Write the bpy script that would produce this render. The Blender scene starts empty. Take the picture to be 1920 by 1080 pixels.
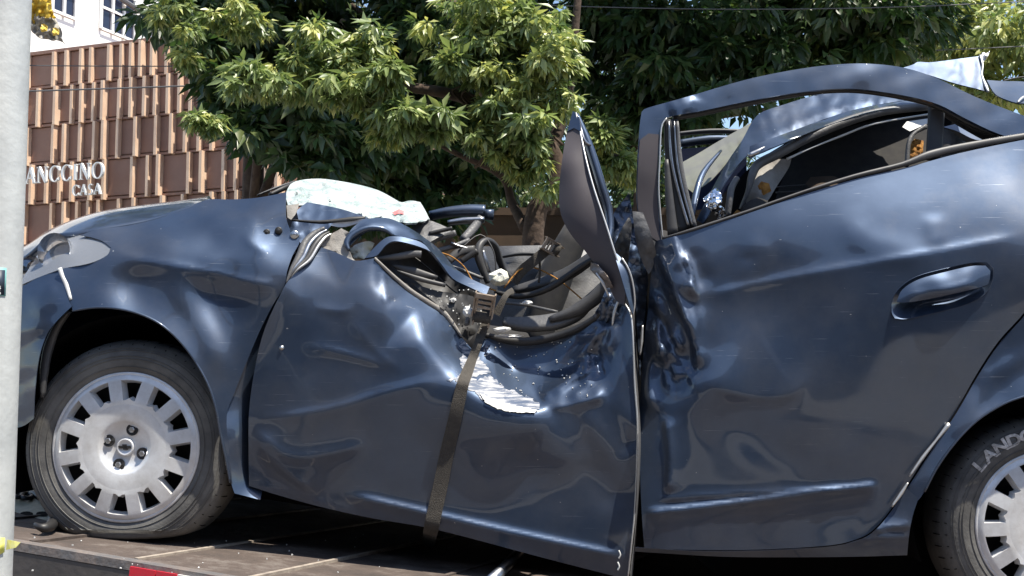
import bpy, math, random
import numpy as np
from mathutils import Vector, Matrix
from mathutils.geometry import delaunay_2d_cdt
R = math.radians
random.seed(7); np.random.seed(7)
scene = bpy.context.scene
COL = scene.collection

# ------------------------------------------------------------------ camera, sky, sun, exposure
F = 2326.0; CAMZ = 1.5; PITCH = math.atan(200 / F)
cd = bpy.data.cameras.new('camera'); cam = bpy.data.objects.new('camera', cd); COL.objects.link(cam)
cam.location = (0, 0, CAMZ); cam.rotation_euler = (math.pi / 2 + PITCH, 0, 0)
cd.sensor_width = 36; cd.lens = 36 * F / 1920; cd.clip_start = 0.05; cd.clip_end = 900
scene.camera = cam
SUN_AZ = R(122); SUN_EL = R(66)          # azimuth clockwise from +Y: sun high on the right, a little on the camera's side
w = bpy.data.worlds.new('World'); scene.world = w; w.use_nodes = True
nt = w.node_tree; bg = nt.nodes['Background']
sky = nt.nodes.new('ShaderNodeTexSky'); sky.sky_type = 'NISHITA'; sky.sun_disc = False
sky.sun_elevation = SUN_EL; sky.sun_rotation = SUN_AZ; sky.dust_density = 0.6; sky.air_density = 1.0
nt.links.new(sky.outputs[0], bg.inputs[0]); bg.inputs[1].default_value = 0.125
sd = bpy.data.lights.new('sun', 'SUN'); sd.energy = 5.0; sd.angle = R(0.53); sd.color = (1, .94, .83)
so = bpy.data.objects.new('sun', sd); COL.objects.link(so); so.location = (6, -2, 14)
sv = Vector((math.sin(SUN_AZ) * math.cos(SUN_EL), math.cos(SUN_AZ) * math.cos(SUN_EL), math.sin(SUN_EL)))
so.rotation_euler = sv.to_track_quat('Z', 'Y').to_euler()
vs = scene.view_settings; vs.view_transform = 'Standard'; vs.look = 'None'; vs.gamma = 1; vs.exposure = 0.85
vs.use_curve_mapping = False

# ------------------------------------------------------------------ pixel -> world
cp, sp = math.cos(PITCH), math.sin(PITCH)
Y0 = 3.42                                   # depth of the car's near side
def P(u, v, Y):
    a = (u - 960) / F; b = -(v - 540) / F
    dy = cp - b * sp; dz = sp + b * cp
    return Vector((a / dy * Y, Y, CAMZ + dz / dy * Y))
def PA(uv, Y):
    a = (uv[:, 0] - 960) / F; b = -(uv[:, 1] - 540) / F
    dy = cp - b * sp; dz = sp + b * cp
    return np.stack([a / dy * Y, Y, CAMZ + dz / dy * Y], 1)
def C(u, v, D=0.0): return P(u, v, Y0 + D)
def on_plane(u, v, q, n):                   # pixel ray with a plane through q with normal n
    d = P(u, v, 1) - cam.location
    return cam.location + d * ((q - cam.location).dot(n) / d.dot(n))

# ------------------------------------------------------------------ materials
def mat(name, col, rough=.5, metal=0., spec=.5, coat=0., noise=None, bump=0., bscale=40., alpha=1., trans=0.,
        nscale=6., flake=False, ndetail=6, coords='Object'):
    m = bpy.data.materials.new(name); m.use_nodes = True; t = m.node_tree; b = t.nodes['Principled BSDF']
    b.inputs['Base Color'].default_value = (*col, 1); b.inputs['Roughness'].default_value = rough
    b.inputs['Metallic'].default_value = metal; b.inputs['Specular IOR Level'].default_value = spec
    b.inputs['Coat Weight'].default_value = coat; b.inputs['Coat Roughness'].default_value = .04
    b.inputs['Alpha'].default_value = alpha; b.inputs['Transmission Weight'].default_value = trans
    tc = t.nodes.new('ShaderNodeTexCoord')
    if noise:                               # noise = second colour (and optional strength curve)
        n = t.nodes.new('ShaderNodeTexNoise'); n.inputs['Scale'].default_value = nscale
        n.inputs['Detail'].default_value = ndetail; n.inputs['Roughness'].default_value = .65
        r = t.nodes.new('ShaderNodeValToRGB'); r.color_ramp.elements[0].position = .38; r.color_ramp.elements[1].position = .66
        r.color_ramp.elements[0].color = (*col, 1); r.color_ramp.elements[1].color = (*noise, 1)
        t.links.new(tc.outputs[coords], n.inputs['Vector']); t.links.new(n.outputs['Fac'], r.inputs[0])
        t.links.new(r.outputs[0], b.inputs['Base Color'])
    if bump:
        n2 = t.nodes.new('ShaderNodeTexNoise'); n2.inputs['Scale'].default_value = bscale; n2.inputs['Detail'].default_value = 5
        bp = t.nodes.new('ShaderNodeBump'); bp.inputs['Strength'].default_value = bump; bp.inputs['Distance'].default_value = .01
        t.links.new(tc.outputs[coords], n2.inputs['Vector']); t.links.new(n2.outputs['Fac'], bp.inputs['Height'])
        t.links.new(bp.outputs[0], b.inputs['Normal'])
    return m

def paint_mat(name):
    """dark steel-blue metallic paint under clear coat, with dust, fine scratches and small chips"""
    m = mat(name, (.03, .04, .07), rough=.45, metal=.72, spec=.5, coat=1.0)
    t = m.node_tree; b = t.nodes['Principled BSDF']; tc = t.nodes.new('ShaderNodeTexCoord'); L = t.links.new
    def noise(sc, det, rot=None, scale=None):
        n = t.nodes.new('ShaderNodeTexNoise'); n.inputs['Scale'].default_value = sc; n.inputs['Detail'].default_value = det; n.inputs['Roughness'].default_value = .65
        if scale:
            mp = t.nodes.new('ShaderNodeMapping'); mp.inputs['Scale'].default_value = scale; mp.inputs['Rotation'].default_value = rot
            L(tc.outputs['Object'], mp.inputs[0]); L(mp.outputs[0], n.inputs['Vector'])
        else: L(tc.outputs['Object'], n.inputs['Vector'])
        return n
    def rng(src, a, b_, lo, hi):
        r = t.nodes.new('ShaderNodeMapRange'); r.inputs[1].default_value = a; r.inputs[2].default_value = b_; r.inputs[3].default_value = lo; r.inputs[4].default_value = hi
        L(src, r.inputs[0]); return r.outputs[0]
    def mix(fac, c1, c2):
        k = t.nodes.new('ShaderNodeMixRGB'); L(fac, k.inputs[0])
        if isinstance(c1, tuple): k.inputs[1].default_value = c1
        else: L(c1, k.inputs[1])
        k.inputs[2].default_value = c2; return k.outputs[0]
    n1 = noise(9, 9)
    col = mix(rng(n1.outputs[0], .35, .8, 0, 1), (.031, .049, .086, 1), (.042, .064, .108, 1))
    dust = rng(noise(3.2, 10).outputs[0], .46, .76, 0, .30); col = mix(dust, col, (.17, .16, .15, 1))
    sc1 = rng(noise(3, 4, (0, R(12), 0), (2, 6, 90)).outputs[0], .67, .71, 0, .55); col = mix(sc1, col, (.22, .24, .28, 1))
    sc2 = rng(noise(3, 4, (0, R(-58), 0), (1.6, 6, 110)).outputs[0], .69, .73, 0, .45); col = mix(sc2, col, (.22, .24, .28, 1))
    chip = rng(noise(55, 2).outputs[0], .76, .78, 0, .8); col = mix(chip, col, (.42, .42, .42, 1))
    L(col, b.inputs['Base Color'])
    L(rng(n1.outputs[0], .3, .75, .02, .13), b.inputs['Coat Roughness'])
    L(rng(dust if hasattr(dust, 'node') else dust, 0, .30, 1., .55), b.inputs['Coat Weight'])
    return m

M = {}
M['paint'] = paint_mat('car_paint')
M['black'] = mat('black_plastic', (.012, .012, .013), rough=.55, noise=(.03, .028, .027), nscale=14)
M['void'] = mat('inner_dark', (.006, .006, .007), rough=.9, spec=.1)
M['film'] = mat('matte_black_film', (.060, .053, .060), rough=.62, spec=.3, noise=(.070, .062, .066), nscale=5)
M['greytrim'] = mat('grey_trim', (.07, .07, .073), rough=.5, noise=(.12, .118, .116), nscale=10, bump=.15, bscale=150)
M['darktrim'] = mat('dark_trim', (.035, .035, .038), rough=.5, noise=(.06, .058, .056), nscale=12)
M['steel'] = mat('bare_steel', (.42, .43, .45), rough=.32, metal=1., noise=(.25, .25, .26), nscale=25)
M['edge'] = mat('bare_edge', (.55, .54, .52), rough=.4, metal=.7)
M['chrome'] = mat('crumpled_foil', (.8, .82, .85), rough=.12, metal=1.)
M['tyre'] = mat('tyre_rubber', (.065, .063, .060), rough=.6, noise=(.14, .135, .125), nscale=9, bump=.12, bscale=120)
M['tread'] = mat('tyre_text', (.62, .61, .60), rough=.6, noise=(.18, .18, .18), nscale=50)
M['cover'] = mat('silver_wheel_cover', (.74, .75, .76), rough=.34, metal=.3, noise=(.56, .55, .54), nscale=14, bump=.04, bscale=90)
M['wheelsteel'] = mat('black_wheel_steel', (.018, .017, .017), rough=.5)
M['bolt'] = mat('bolt_zinc', (.5, .5, .5), rough=.3, metal=1.)
M['foam'] = mat('cream_foam', (.72, .70, .52), rough=.9, noise=(.78, .78, .74), nscale=30, bump=.5, bscale=60)
M['orange'] = mat('orange_foam', (.42, .20, .04), rough=.9, noise=(.22, .09, .02), nscale=40, bump=.5, bscale=80)
M['fabric'] = mat('beige_trim', (.30, .285, .26), rough=.85, noise=(.22, .20, .18), nscale=12, bump=.2, bscale=200)
M['seat'] = mat('black_seat_fabric', (.018, .017, .018), rough=.9, noise=(.03, .028, .026), nscale=30)
M['strap'] = mat('brown_webbing', (.042, .037, .031), rough=.85, noise=(.062, .054, .044), nscale=60, bump=.4, bscale=400)
M['rust'] = mat('rusty_ratchet', (.24, .18, .13), rough=.55, metal=.5, noise=(.36, .31, .26), nscale=45, bump=.3, bscale=90)
M['white'] = mat('white_plastic', (.6, .6, .58), rough=.6)
M['pole'] = mat('galvanised_pole', (.40, .412, .405), rough=.5, metal=.15, noise=(.52, .53, .51), nscale=9, bump=.12, bscale=60)
M['yellow'] = mat('yellow_plastic', (.78, .50, .03), rough=.45, noise=(.85, .66, .15), nscale=20)
M['yellow2'] = mat('yellow_tape', (.72, .68, .10), rough=.5, noise=(.80, .78, .35), nscale=40)
M['greysheet'] = mat('grey_sheet', (.22, .22, .23), rough=.6, noise=(.5, .45, .35), nscale=35)
M['sticker'] = mat('sticker_dark', (.02, .03, .05), rough=.5)
M['stickerb'] = mat('sticker_border', (.18, .40, .38), rough=.5)
M['red'] = mat('red_reflector', (.62, .02, .04), rough=.35, noise=(.5, .03, .05), nscale=60)
M['refw'] = mat('white_reflector', (.7, .68, .66), rough=.35)
M['brown'] = mat('brown_cladding', (.24, .13, .092), rough=.6, noise=(.28, .155, .112), nscale=3)
M['fin'] = mat('sunlit_fin', (.74, .54, .39), rough=.55, noise=(.64, .44, .31), nscale=4)  # cream of the sunlit fin sides is put into the base colour
M['bwhite'] = mat('white_render', (.80, .80, .78), rough=.9)
M['glassdark'] = mat('dark_window', (.02, .025, .05), rough=.08, spec=.6)
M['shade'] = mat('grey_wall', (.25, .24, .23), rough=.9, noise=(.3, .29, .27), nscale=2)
M['darkwall'] = mat('dark_fence', (.02, .022, .035), rough=.6)
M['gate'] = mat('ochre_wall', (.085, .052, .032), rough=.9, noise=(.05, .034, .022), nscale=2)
M['green'] = mat('green_canopy', (.02, .06, .035), rough=.6)
M['asphalt'] = mat('asphalt', (.14, .125, .115), rough=.9, noise=(.19, .17, .155), nscale=1.5, bump=.3, bscale=60)
M['concrete'] = mat('pavement_concrete', (.30, .29, .27), rough=.9, noise=(.22, .21, .20), nscale=1.2)
M['bark'] = mat('tree_bark', (.045, .029, .020), rough=.95, noise=(.09, .06, .042), nscale=12, bump=.8, bscale=30)
M['wire'] = mat('cable', (.10, .10, .105), rough=.6)
M['facade'] = mat('opposite_facade', (.11, .095, .09), rough=.9, noise=(.15, .13, .12), nscale=.4)
M['kerb'] = mat('kerb_stone', (.35, .34, .32), rough=.9)

def leaf_mat(name, c1, c2, c3):
    m = bpy.data.materials.new(name); m.use_nodes = True; t = m.node_tree; b = t.nodes['Principled BSDF']
    oi = t.nodes.new('ShaderNodeAttribute'); oi.attribute_name = 'tone'
    r = t.nodes.new('ShaderNodeValToRGB'); e = r.color_ramp.elements
    e[0].position = 0; e[0].color = (*c1, 1); e[1].position = 1; e[1].color = (*c3, 1)
    k = e.new(.6); k.color = (*c2, 1)
    t.links.new(oi.outputs['Fac'], r.inputs[0]); t.links.new(r.outputs[0], b.inputs['Base Color'])
    b.inputs['Roughness'].default_value = .42; b.inputs['Specular IOR Level'].default_value = .8
    tr = t.nodes.new('ShaderNodeBsdfTranslucent'); mx = t.nodes.new('ShaderNodeMixShader'); mx.inputs[0].default_value = .3
    hs = t.nodes.new('ShaderNodeHueSaturation'); hs.inputs['Value'].default_value = 1.5; hs.inputs['Saturation'].default_value = 1.15
    t.links.new(r.outputs[0], hs.inputs['Color']); t.links.new(hs.outputs[0], tr.inputs[0])
    t.links.new(b.outputs[0], mx.inputs[1]); t.links.new(tr.outputs[0], mx.inputs[2])
    t.links.new(mx.outputs[0], t.nodes['Material Output'].inputs['Surface'])
    return m
M['leaf'] = leaf_mat('sunlit_leaf', (.085, .135, .04), (.25, .31, .12), (.48, .49, .17))  # tones lifted to put sunlight into the boughs' leaf colour
M['leaf_shade'] = leaf_mat('shaded_leaf', (.03, .06, .02), (.055, .10, .03), (.12, .14, .04))  # darker copy of the leaf colours, shade put into the back trees

def scrape_mat():
    """paint scraped through to white primer: streaks and flakes"""
    m = mat('scraped_paint', (.8, .8, .82), rough=.5)
    t = m.node_tree; b = t.nodes['Principled BSDF']; tc = t.nodes.new('ShaderNodeTexCoord')
    mp = t.nodes.new('ShaderNodeMapping'); mp.inputs['Scale'].default_value = (5, 12, 70); mp.inputs['Rotation'].default_value = (0, R(-28), 0)
    n = t.nodes.new('ShaderNodeTexNoise'); n.inputs['Scale'].default_value = 2.2; n.inputs['Detail'].default_value = 7; n.inputs['Roughness'].default_value = .7
    r = t.nodes.new('ShaderNodeValToRGB'); e = r.color_ramp.elements
    e[0].position = .44; e[0].color = (.05, .075, .13, 1); e[1].position = .55; e[1].color = (.34, .345, .37, 1); kk = e.new(.49); kk.color = (.13, .145, .18, 1)
    t.links.new(tc.outputs['Object'], mp.inputs[0]); t.links.new(mp.outputs[0], n.inputs[0]); t.links.new(n.outputs[0], r.inputs[0])
    t.links.new(r.outputs[0], b.inputs['Base Color'])
    return m
M['scrape'] = scrape_mat()

def glass_shattered():
    m = mat('shattered_windscreen', (.62, .74, .70), rough=.45, spec=.5)
    t = m.node_tree; b = t.nodes['Principled BSDF']; tc = t.nodes.new('ShaderNodeTexCoord')
    v = t.nodes.new('ShaderNodeTexVoronoi'); v.feature = 'DISTANCE_TO_EDGE'; v.inputs['Scale'].default_value = 60
    n = t.nodes.new('ShaderNodeTexNoise'); n.inputs['Scale'].default_value = 16; n.inputs['Detail'].default_value = 8
    r = t.nodes.new('ShaderNodeValToRGB'); e = r.color_ramp.elements
    e[0].position = .0; e[0].color = (.72, .76, .75, 1); e[1].position = .06; e[1].color = (.27, .33, .32, 1)
    r2 = t.nodes.new('ShaderNodeValToRGB'); e = r2.color_ramp.elements
    e[0].position = .35; e[0].color = (.21, .27, .26, 1); e[1].position = .62; e[1].color = (.58, .62, .61, 1)
    mx = t.nodes.new('ShaderNodeMixRGB'); mx.blend_type = 'MIX'; mx.inputs[0].default_value = .6
    for k in (v, n): t.links.new(tc.outputs['Object'], k.inputs['Vector'])
    t.links.new(v.outputs[0], r.inputs[0]); t.links.new(n.outputs[0], r2.inputs[0])
    t.links.new(r.outputs[0], mx.inputs[1]); t.links.new(r2.outputs[0], mx.inputs[2]); t.links.new(mx.outputs[0], b.inputs['Base Color'])
    bp = t.nodes.new('ShaderNodeBump'); bp.inputs['Strength'].default_value = .6; bp.inputs['Distance'].default_value = .01
    t.links.new(v.outputs[0], bp.inputs['Height']); t.links.new(bp.outputs[0], b.inputs['Normal'])
    return m
M['shatter'] = glass_shattered()
M['pinkstain'] = mat('red_stain', (.62, .16, .16), rough=.5, noise=(.75, .55, .52), nscale=30)
M['sheetglass'] = mat('grey_film_glass', (.17, .165, .14), rough=.22, spec=.6, noise=(.21, .21, .15), nscale=10)

def lens_mat():
    m = bpy.data.materials.new('headlight_lens'); m.use_nodes = True; t = m.node_tree
    t.nodes.remove(t.nodes['Principled BSDF'])
    g = t.nodes.new('ShaderNodeBsdfGlossy'); g.inputs['Roughness'].default_value = .06
    tr = t.nodes.new('ShaderNodeBsdfTransparent'); tr.inputs[0].default_value = (.86, .88, .9, 1)
    fr = t.nodes.new('ShaderNodeFresnel'); fr.inputs[0].default_value = 1.5
    ad = t.nodes.new('ShaderNodeMath'); ad.operation = 'ADD'; ad.inputs[1].default_value = .14
    mx = t.nodes.new('ShaderNodeMixShader')
    t.links.new(fr.outputs[0], ad.inputs[0]); t.links.new(ad.outputs[0], mx.inputs[0])
    t.links.new(tr.outputs[0], mx.inputs[1]); t.links.new(g.outputs[0], mx.inputs[2])
    df = t.nodes.new('ShaderNodeBsdfDiffuse'); df.inputs[0].default_value = (.55, .57, .6, 1); m2 = t.nodes.new('ShaderNodeMixShader'); m2.inputs[0].default_value = .26  # diffuse grey mixed in stands for the sky reflected in the lens
    t.links.new(mx.outputs[0], m2.inputs[1]); t.links.new(df.outputs[0], m2.inputs[2])
    t.links.new(m2.outputs[0], t.nodes['Material Output'].inputs['Surface'])
    return m
M['lens'] = lens_mat()

def deck_mat():
    m = mat('rusty_deck', (.17, .125, .10), rough=.75, metal=.2)
    t = m.node_tree; b = t.nodes['Principled BSDF']; tc = t.nodes.new('ShaderNodeTexCoord')
    n = t.nodes.new('ShaderNodeTexNoise'); n.inputs['Scale'].default_value = 5; n.inputs['Detail'].default_value = 10; n.inputs['Roughness'].default_value = .75
    r = t.nodes.new('ShaderNodeValToRGB'); e = r.color_ramp.elements
    e[0].position = .3; e[0].color = (.045, .038, .034, 1); e[1].position = .75; e[1].color = (.24, .215, .19, 1)
    k = e.new(.52); k.color = (.095, .072, .060, 1)
    t.links.new(tc.outputs['Object'], n.inputs[0]); t.links.new(n.outputs[0], r.inputs[0]); t.links.new(r.outputs[0], b.inputs['Base Color'])
    bp = t.nodes.new('ShaderNodeBump'); bp.inputs['Strength'].default_value = .5; bp.inputs['Distance'].default_value = .008
    n2 = t.nodes.new('ShaderNodeTexNoise'); n2.inputs['Scale'].default_value = 45; n2.inputs['Detail'].default_value = 6
    t.links.new(tc.outputs['Object'], n2.inputs[0]); t.links.new(n2.outputs[0], bp.inputs['Height']); t.links.new(bp.outputs[0], b.inputs['Normal'])
    return m
M['deck'] = deck_mat()
M['deckdark'] = mat('deck_side', (.055, .050, .048), rough=.6, noise=(.085, .075, .07), nscale=6, bump=.2)
M['rail'] = mat('deck_rail', (.17, .165, .165), rough=.5, metal=.4, noise=(.27, .22, .19), nscale=18, bump=.4, bscale=60)

# ------------------------------------------------------------------ builders
def tag(o, label=None, cat=None, group=None, kind=None):
    if label: o['label'] = label
    if cat: o['category'] = cat
    if group: o['group'] = group
    if kind: o['kind'] = kind
    return o
def empty(name, loc=(0, 0, 0)):
    o = bpy.data.objects.new(name, None); COL.objects.link(o); o.location = loc; o.empty_display_size = .1
    return o
def link(name, me, m, parent=None, smooth=True):
    if m is not None:
        me.materials.clear(); me.materials.append(m)
    if smooth: me.shade_smooth()
    o = bpy.data.objects.new(name, me); COL.objects.link(o)
    if parent is not None:
        o.parent = parent
        p = parent; off = Vector()
        while p: off += p.location; p = p.parent
        o.location = -off                       # mesh data is in world coordinates
    return o
class MB:
    def __init__(s): s.v = []; s.f = []
    def add(s, vs, fs):
        k = len(s.v); s.v += [tuple(x) for x in vs]; s.f += [tuple(i + k for i in f) for f in fs]; return s
    def box(s, c, sx, sy, sz, mtx=None):
        vs = [Vector((x * sx / 2, y * sy / 2, z * sz / 2)) for x in (-1, 1) for y in (-1, 1) for z in (-1, 1)]
        if mtx is not None: vs = [mtx @ q for q in vs]
        return s.add([Vector(c) + q for q in vs], [(0, 1, 3, 2), (4, 6, 7, 5), (0, 4, 5, 1), (2, 3, 7, 6), (0, 2, 6, 4), (1, 5, 7, 3)])
    def hexa(s, q):                              # 8 corners: bottom 4 then top 4
        return s.add(q, [(3, 2, 1, 0), (4, 5, 6, 7), (0, 1, 5, 4), (1, 2, 6, 5), (2, 3, 7, 6), (3, 0, 4, 7)])
    def sweep(s, pts, a, b=None, seg=8, up=Vector((0, -1, 0)), smooth=3, power=2.0):
        """tube along pts: half-size a across (perpendicular to up), b along up; lists allowed"""
        pts = [Vector(p) for p in pts]; n0 = len(pts)
        A = a if isinstance(a, (list, tuple)) else [a] * n0
        B = A if b is None else (b if isinstance(b, (list, tuple)) else [b] * n0)
        if smooth > 1 and n0 > 2:
            q = []; qa = []; qb = []
            for i in range(n0 - 1):
                p0, p1, p2, p3 = pts[max(i - 1, 0)], pts[i], pts[i + 1], pts[min(i + 2, n0 - 1)]
                for k in range(smooth):
                    t = k / smooth
                    q.append(.5 * (2 * p1 + (p2 - p0) * t + (2 * p0 - 5 * p1 + 4 * p2 - p3) * t * t + (3 * p1 - p0 - 3 * p2 + p3) * t ** 3))
                    qa.append(A[i] * (1 - t) + A[i + 1] * t); qb.append(B[i] * (1 - t) + B[i + 1] * t)
            q.append(pts[-1]); qa.append(A[-1]); qb.append(B[-1]); pts, A, B = q, qa, qb
        n = len(pts); vs = []
        for i, p in enumerate(pts):
            t = (pts[min(i + 1, n - 1)] - pts[max(i - 1, 0)]).normalized()
            side = t.cross(up)
            if side.length < 1e-4: side = t.cross(Vector((1, 0, 0)))
            side.normalize(); u2 = side.cross(t).normalized()
            for k in range(seg):
                an = 2 * math.pi * (k + .5) / seg; c, s_ = math.cos(an), math.sin(an)
                c = math.copysign(abs(c) ** (2 / power), c); s_ = math.copysign(abs(s_) ** (2 / power), s_)
                vs.append(p + side * (A[i] * c) + u2 * (B[i] * s_))
        fs = [(i * seg + k, i * seg + (k + 1) % seg, (i + 1) * seg + (k + 1) % seg, (i + 1) * seg + k) for i in range(n - 1) for k in range(seg)]
        fs += [tuple(range(seg))[::-1], tuple((n - 1) * seg + k for k in range(seg))]
        return s.add(vs, fs)
    def lathe(s, prof, c, axis=Vector((0, -1, 0)), seg=48, closed=False):
        """prof: (radius, offset along axis)"""
        axis = axis.normalized(); e1 = axis.cross(Vector((0, 0, 1)) if abs(axis.z) < .9 else Vector((1, 0, 0))).normalized(); e2 = e1.cross(axis)
        n = len(prof); vs = []
        for r, h in prof:
            for k in range(seg):
                an = 2 * math.pi * k / seg
                vs.append(Vector(c) + axis * h + e1 * (r * math.cos(an)) + e2 * (r * math.sin(an)))
        fs = []
        for i in range(n - 1 + (1 if closed else 0)):
            j = (i + 1) % n
            fs += [(i * seg + k, i * seg + (k + 1) % seg, j * seg + (k + 1) % seg, j * seg + k) for k in range(seg)]
        return s.add(vs, fs)
    def build(s, name, m, parent=None, smooth=False, autosm=None):
        me = bpy.data.meshes.new(name); me.from_pydata(s.v, [], s.f); me.validate(); me.update()
        o = link(name, me, m, parent, smooth)
        import bmesh
        b = bmesh.new(); b.from_mesh(me); bmesh.ops.recalc_face_normals(b, faces=b.faces); b.to_mesh(me); b.free()
        if autosm:
            me.shade_smooth()
            try: me.set_sharp_from_angle(angle=R(autosm))
            except Exception: pass
        return o

def smooth_loop(pts, closed=True, k=4, ang=42):
    pts = [np.array(p[:2], float) for p in pts]; n = len(pts); out = []
    def corner(i):
        if not closed and (i == 0 or i == n - 1): return True
        a = pts[i] - pts[i - 1]; b = pts[(i + 1) % n] - pts[i]
        d = abs(math.degrees(math.atan2(a[0] * b[1] - a[1] * b[0], a @ b)))
        return d > ang
    cs = [corner(i) for i in range(n)]
    for i in range(n if closed else n - 1):
        p1, p2 = pts[i], pts[(i + 1) % n]
        p0 = pts[i - 1] if not cs[i] else 2 * p1 - p2
        p3 = pts[(i + 2) % n] if not cs[(i + 1) % n] else 2 * p2 - p1
        for j in range(k):
            t = j / k
            out.append(.5 * (2 * p1 + (p2 - p0) * t + (2 * p0 - 5 * p1 + 4 * p2 - p3) * t * t + (3 * p1 - p0 - 3 * p2 + p3) * t ** 3))
    if not closed: out.append(pts[-1])
    return np.array(out)
def resample(poly, step):
    nx = np.roll(poly, -1, 0); seg = np.linalg.norm(nx - poly, axis=1); out = []
    for p, q, l in zip(poly, nx, seg):
        k = max(1, int(round(l / step)))
        for j in range(k): out.append(p + (q - p) * j / k)
    out = np.array(out)
    keep = [0]
    for i in range(1, len(out)):
        if np.linalg.norm(out[i] - out[keep[-1]]) > step * .45: keep.append(i)
    return out[keep]
def inside(poly, pts):
    x, y = pts[:, 0], pts[:, 1]; res = np.zeros(len(pts), bool); n = len(poly); j = n - 1
    for i in range(n):
        xi, yi = poly[i]; xj, yj = poly[j]
        c = ((yi > y) != (yj > y)) & (x < (xj - xi) * (y - yi) / (yj - yi + 1e-12) + xi)
        res ^= c; j = i
    return res
def pl_dist(poly, pts, closed=False):
    """distance, sign, normalised arc parameter to a polyline"""
    poly = np.asarray(poly, float); best = np.full(len(pts), 1e9); sg = np.zeros(len(pts)); tt = np.zeros(len(pts))
    L = np.linalg.norm(np.diff(poly, axis=0), axis=1); tot = L.sum(); acc = 0
    for i in range(len(poly) - 1):
        a, b = poly[i], poly[i + 1]; d = b - a
        t = np.clip(((pts - a) @ d) / (d @ d + 1e-9), 0, 1); q = a + t[:, None] * d
        r = np.linalg.norm(pts - q, axis=1); s = np.sign(d[0] * (pts[:, 1] - a[1]) - d[1] * (pts[:, 0] - a[0]))
        m = r < best; best[m] = r[m]; sg[m] = s[m]; tt[m] = (acc + t[m] * L[i]) / tot; acc += L[i]
    return best, sg, tt
def rbf(ctrl):
    c = np.array(ctrl, float); X = c[:, :2] / 100; y = c[:, 2]; n = len(c)
    K = np.linalg.norm(X[:, None] - X[None], axis=2) ** 3
    A = np.zeros((n + 3, n + 3)); A[:n, :n] = K + np.eye(n) * 1e-3; A[:n, n] = 1; A[:n, n + 1:] = X; A[n, :n] = 1; A[n + 1:, :n] = X.T
    wv = np.linalg.solve(A, np.r_[y, 0, 0, 0])
    def f(p):
        p = p / 100; d = np.linalg.norm(p[:, None] - X[None], axis=2) ** 3
        return d @ wv[:n] + wv[n] + p @ wv[n + 1:]
    return f
def facet(ctrl):
    c = np.array(ctrl, float); X = c[:, :2]
    res = delaunay_2d_cdt([Vector((p[0] / 100, p[1] / 100)) for p in X], [], [], 0, 1e-7)
    oi = [o[0] for o in res[3]]; T = [(oi[a], oi[b], oi[d]) for a, b, d in res[2]]; base = rbf(ctrl)
    def f1(p):
        out = np.full(len(p), np.nan)
        for a, b, d in T:
            A, B, E = X[a], X[b], X[d]; det = (B[0] - A[0]) * (E[1] - A[1]) - (E[0] - A[0]) * (B[1] - A[1])
            if abs(det) < 1e-6: continue
            l1 = ((p[:, 0] - A[0]) * (E[1] - A[1]) - (E[0] - A[0]) * (p[:, 1] - A[1])) / det
            l2 = ((B[0] - A[0]) * (p[:, 1] - A[1]) - (p[:, 0] - A[0]) * (B[1] - A[1])) / det
            m = (l1 >= -.01) & (l2 >= -.01) & (l1 + l2 <= 1.01)
            out[m] = (c[a, 2] * (1 - l1 - l2) + c[b, 2] * l1 + c[d, 2] * l2)[m]
        return out
    def f(p, rad=9.):
        b0 = base(p); acc = np.zeros(len(p)); wt = 0
        for k in range(9):
            o = np.zeros(2) if k == 0 else rad * np.array([math.cos(k * math.pi / 4), math.sin(k * math.pi / 4)]) * (1 if k % 2 else .6)
            v = f1(p + o); v = np.where(np.isnan(v), b0, v); acc += v; wt += 1
        return acc / wt
    return f
def crease_d(creases, pts):
    D = np.zeros(len(pts))
    for cr in creases:
        line, amp, wd = cr[0], cr[1], cr[2]; kind = cr[3] if len(cr) > 3 else 'ridge'
        line = smooth_loop(line, False, 4) if len(line) > 2 else np.array(line, float)
        d, s, t = pl_dist(line, pts)
        e = cr[4] if len(cr) > 4 else .25
        d = np.sqrt(d * d + 9.) - 3.
        tap = np.clip(np.minimum(t, 1 - t) / e, 0, 1) if e > 0 else np.ones(len(pts)); tap = tap * tap * (3 - 2 * tap)
        if kind == 'ridge': D -= amp * tap * np.exp(-d / wd)
        elif kind == 'smooth': D -= amp * tap * np.exp(-(d / wd) ** 2)
        elif kind == 'left': D -= amp * tap * np.exp(-d / np.where(s < 0, wd, wd * .22))     # sharp on the + side
        elif kind == 'right': D -= amp * tap * np.exp(-d / np.where(s > 0, wd, wd * .22))
        elif kind == 'step': D -= amp * tap * .5 * np.tanh(s * d / (wd * .25)) * np.exp(-(d / (wd * 3)) ** 2)
    return D
def folds(seed, box, n, amp, wd, l0, l1, ang, aspr):
    rg = random.Random(seed); out = []
    for _ in range(n):
        u, v = rg.uniform(box[0], box[2]), rg.uniform(box[1], box[3]); a = R(ang + rg.gauss(0, aspr)); l = rg.uniform(l0, l1)
        d = (math.cos(a) * l / 2, math.sin(a) * l / 2); b = rg.uniform(-.25, .25)
        out.append(([(u - d[0], v - d[1]), (u - d[1] * b, v + d[0] * b), (u + d[0], v + d[1])], amp * rg.choice((-1, 1, 1)) * rg.uniform(.6, 1.3), wd * rg.uniform(.7, 1.5), rg.choice(('ridge', 'left', 'right')), .3))
    return out
def wob(p, amp, sc=60., seed=0):
    rg = np.random.RandomState(seed); D = np.zeros(len(p))
    for k in range(7):
        th = rg.uniform(0, 6.28); f = rg.uniform(.6, 1.9) / sc; ph = rg.uniform(0, 6.28)
        D += np.sin((p[:, 0] * math.cos(th) + p[:, 1] * math.sin(th)) * f * 6.28 + ph) / 3.5
    return D * amp
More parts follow.
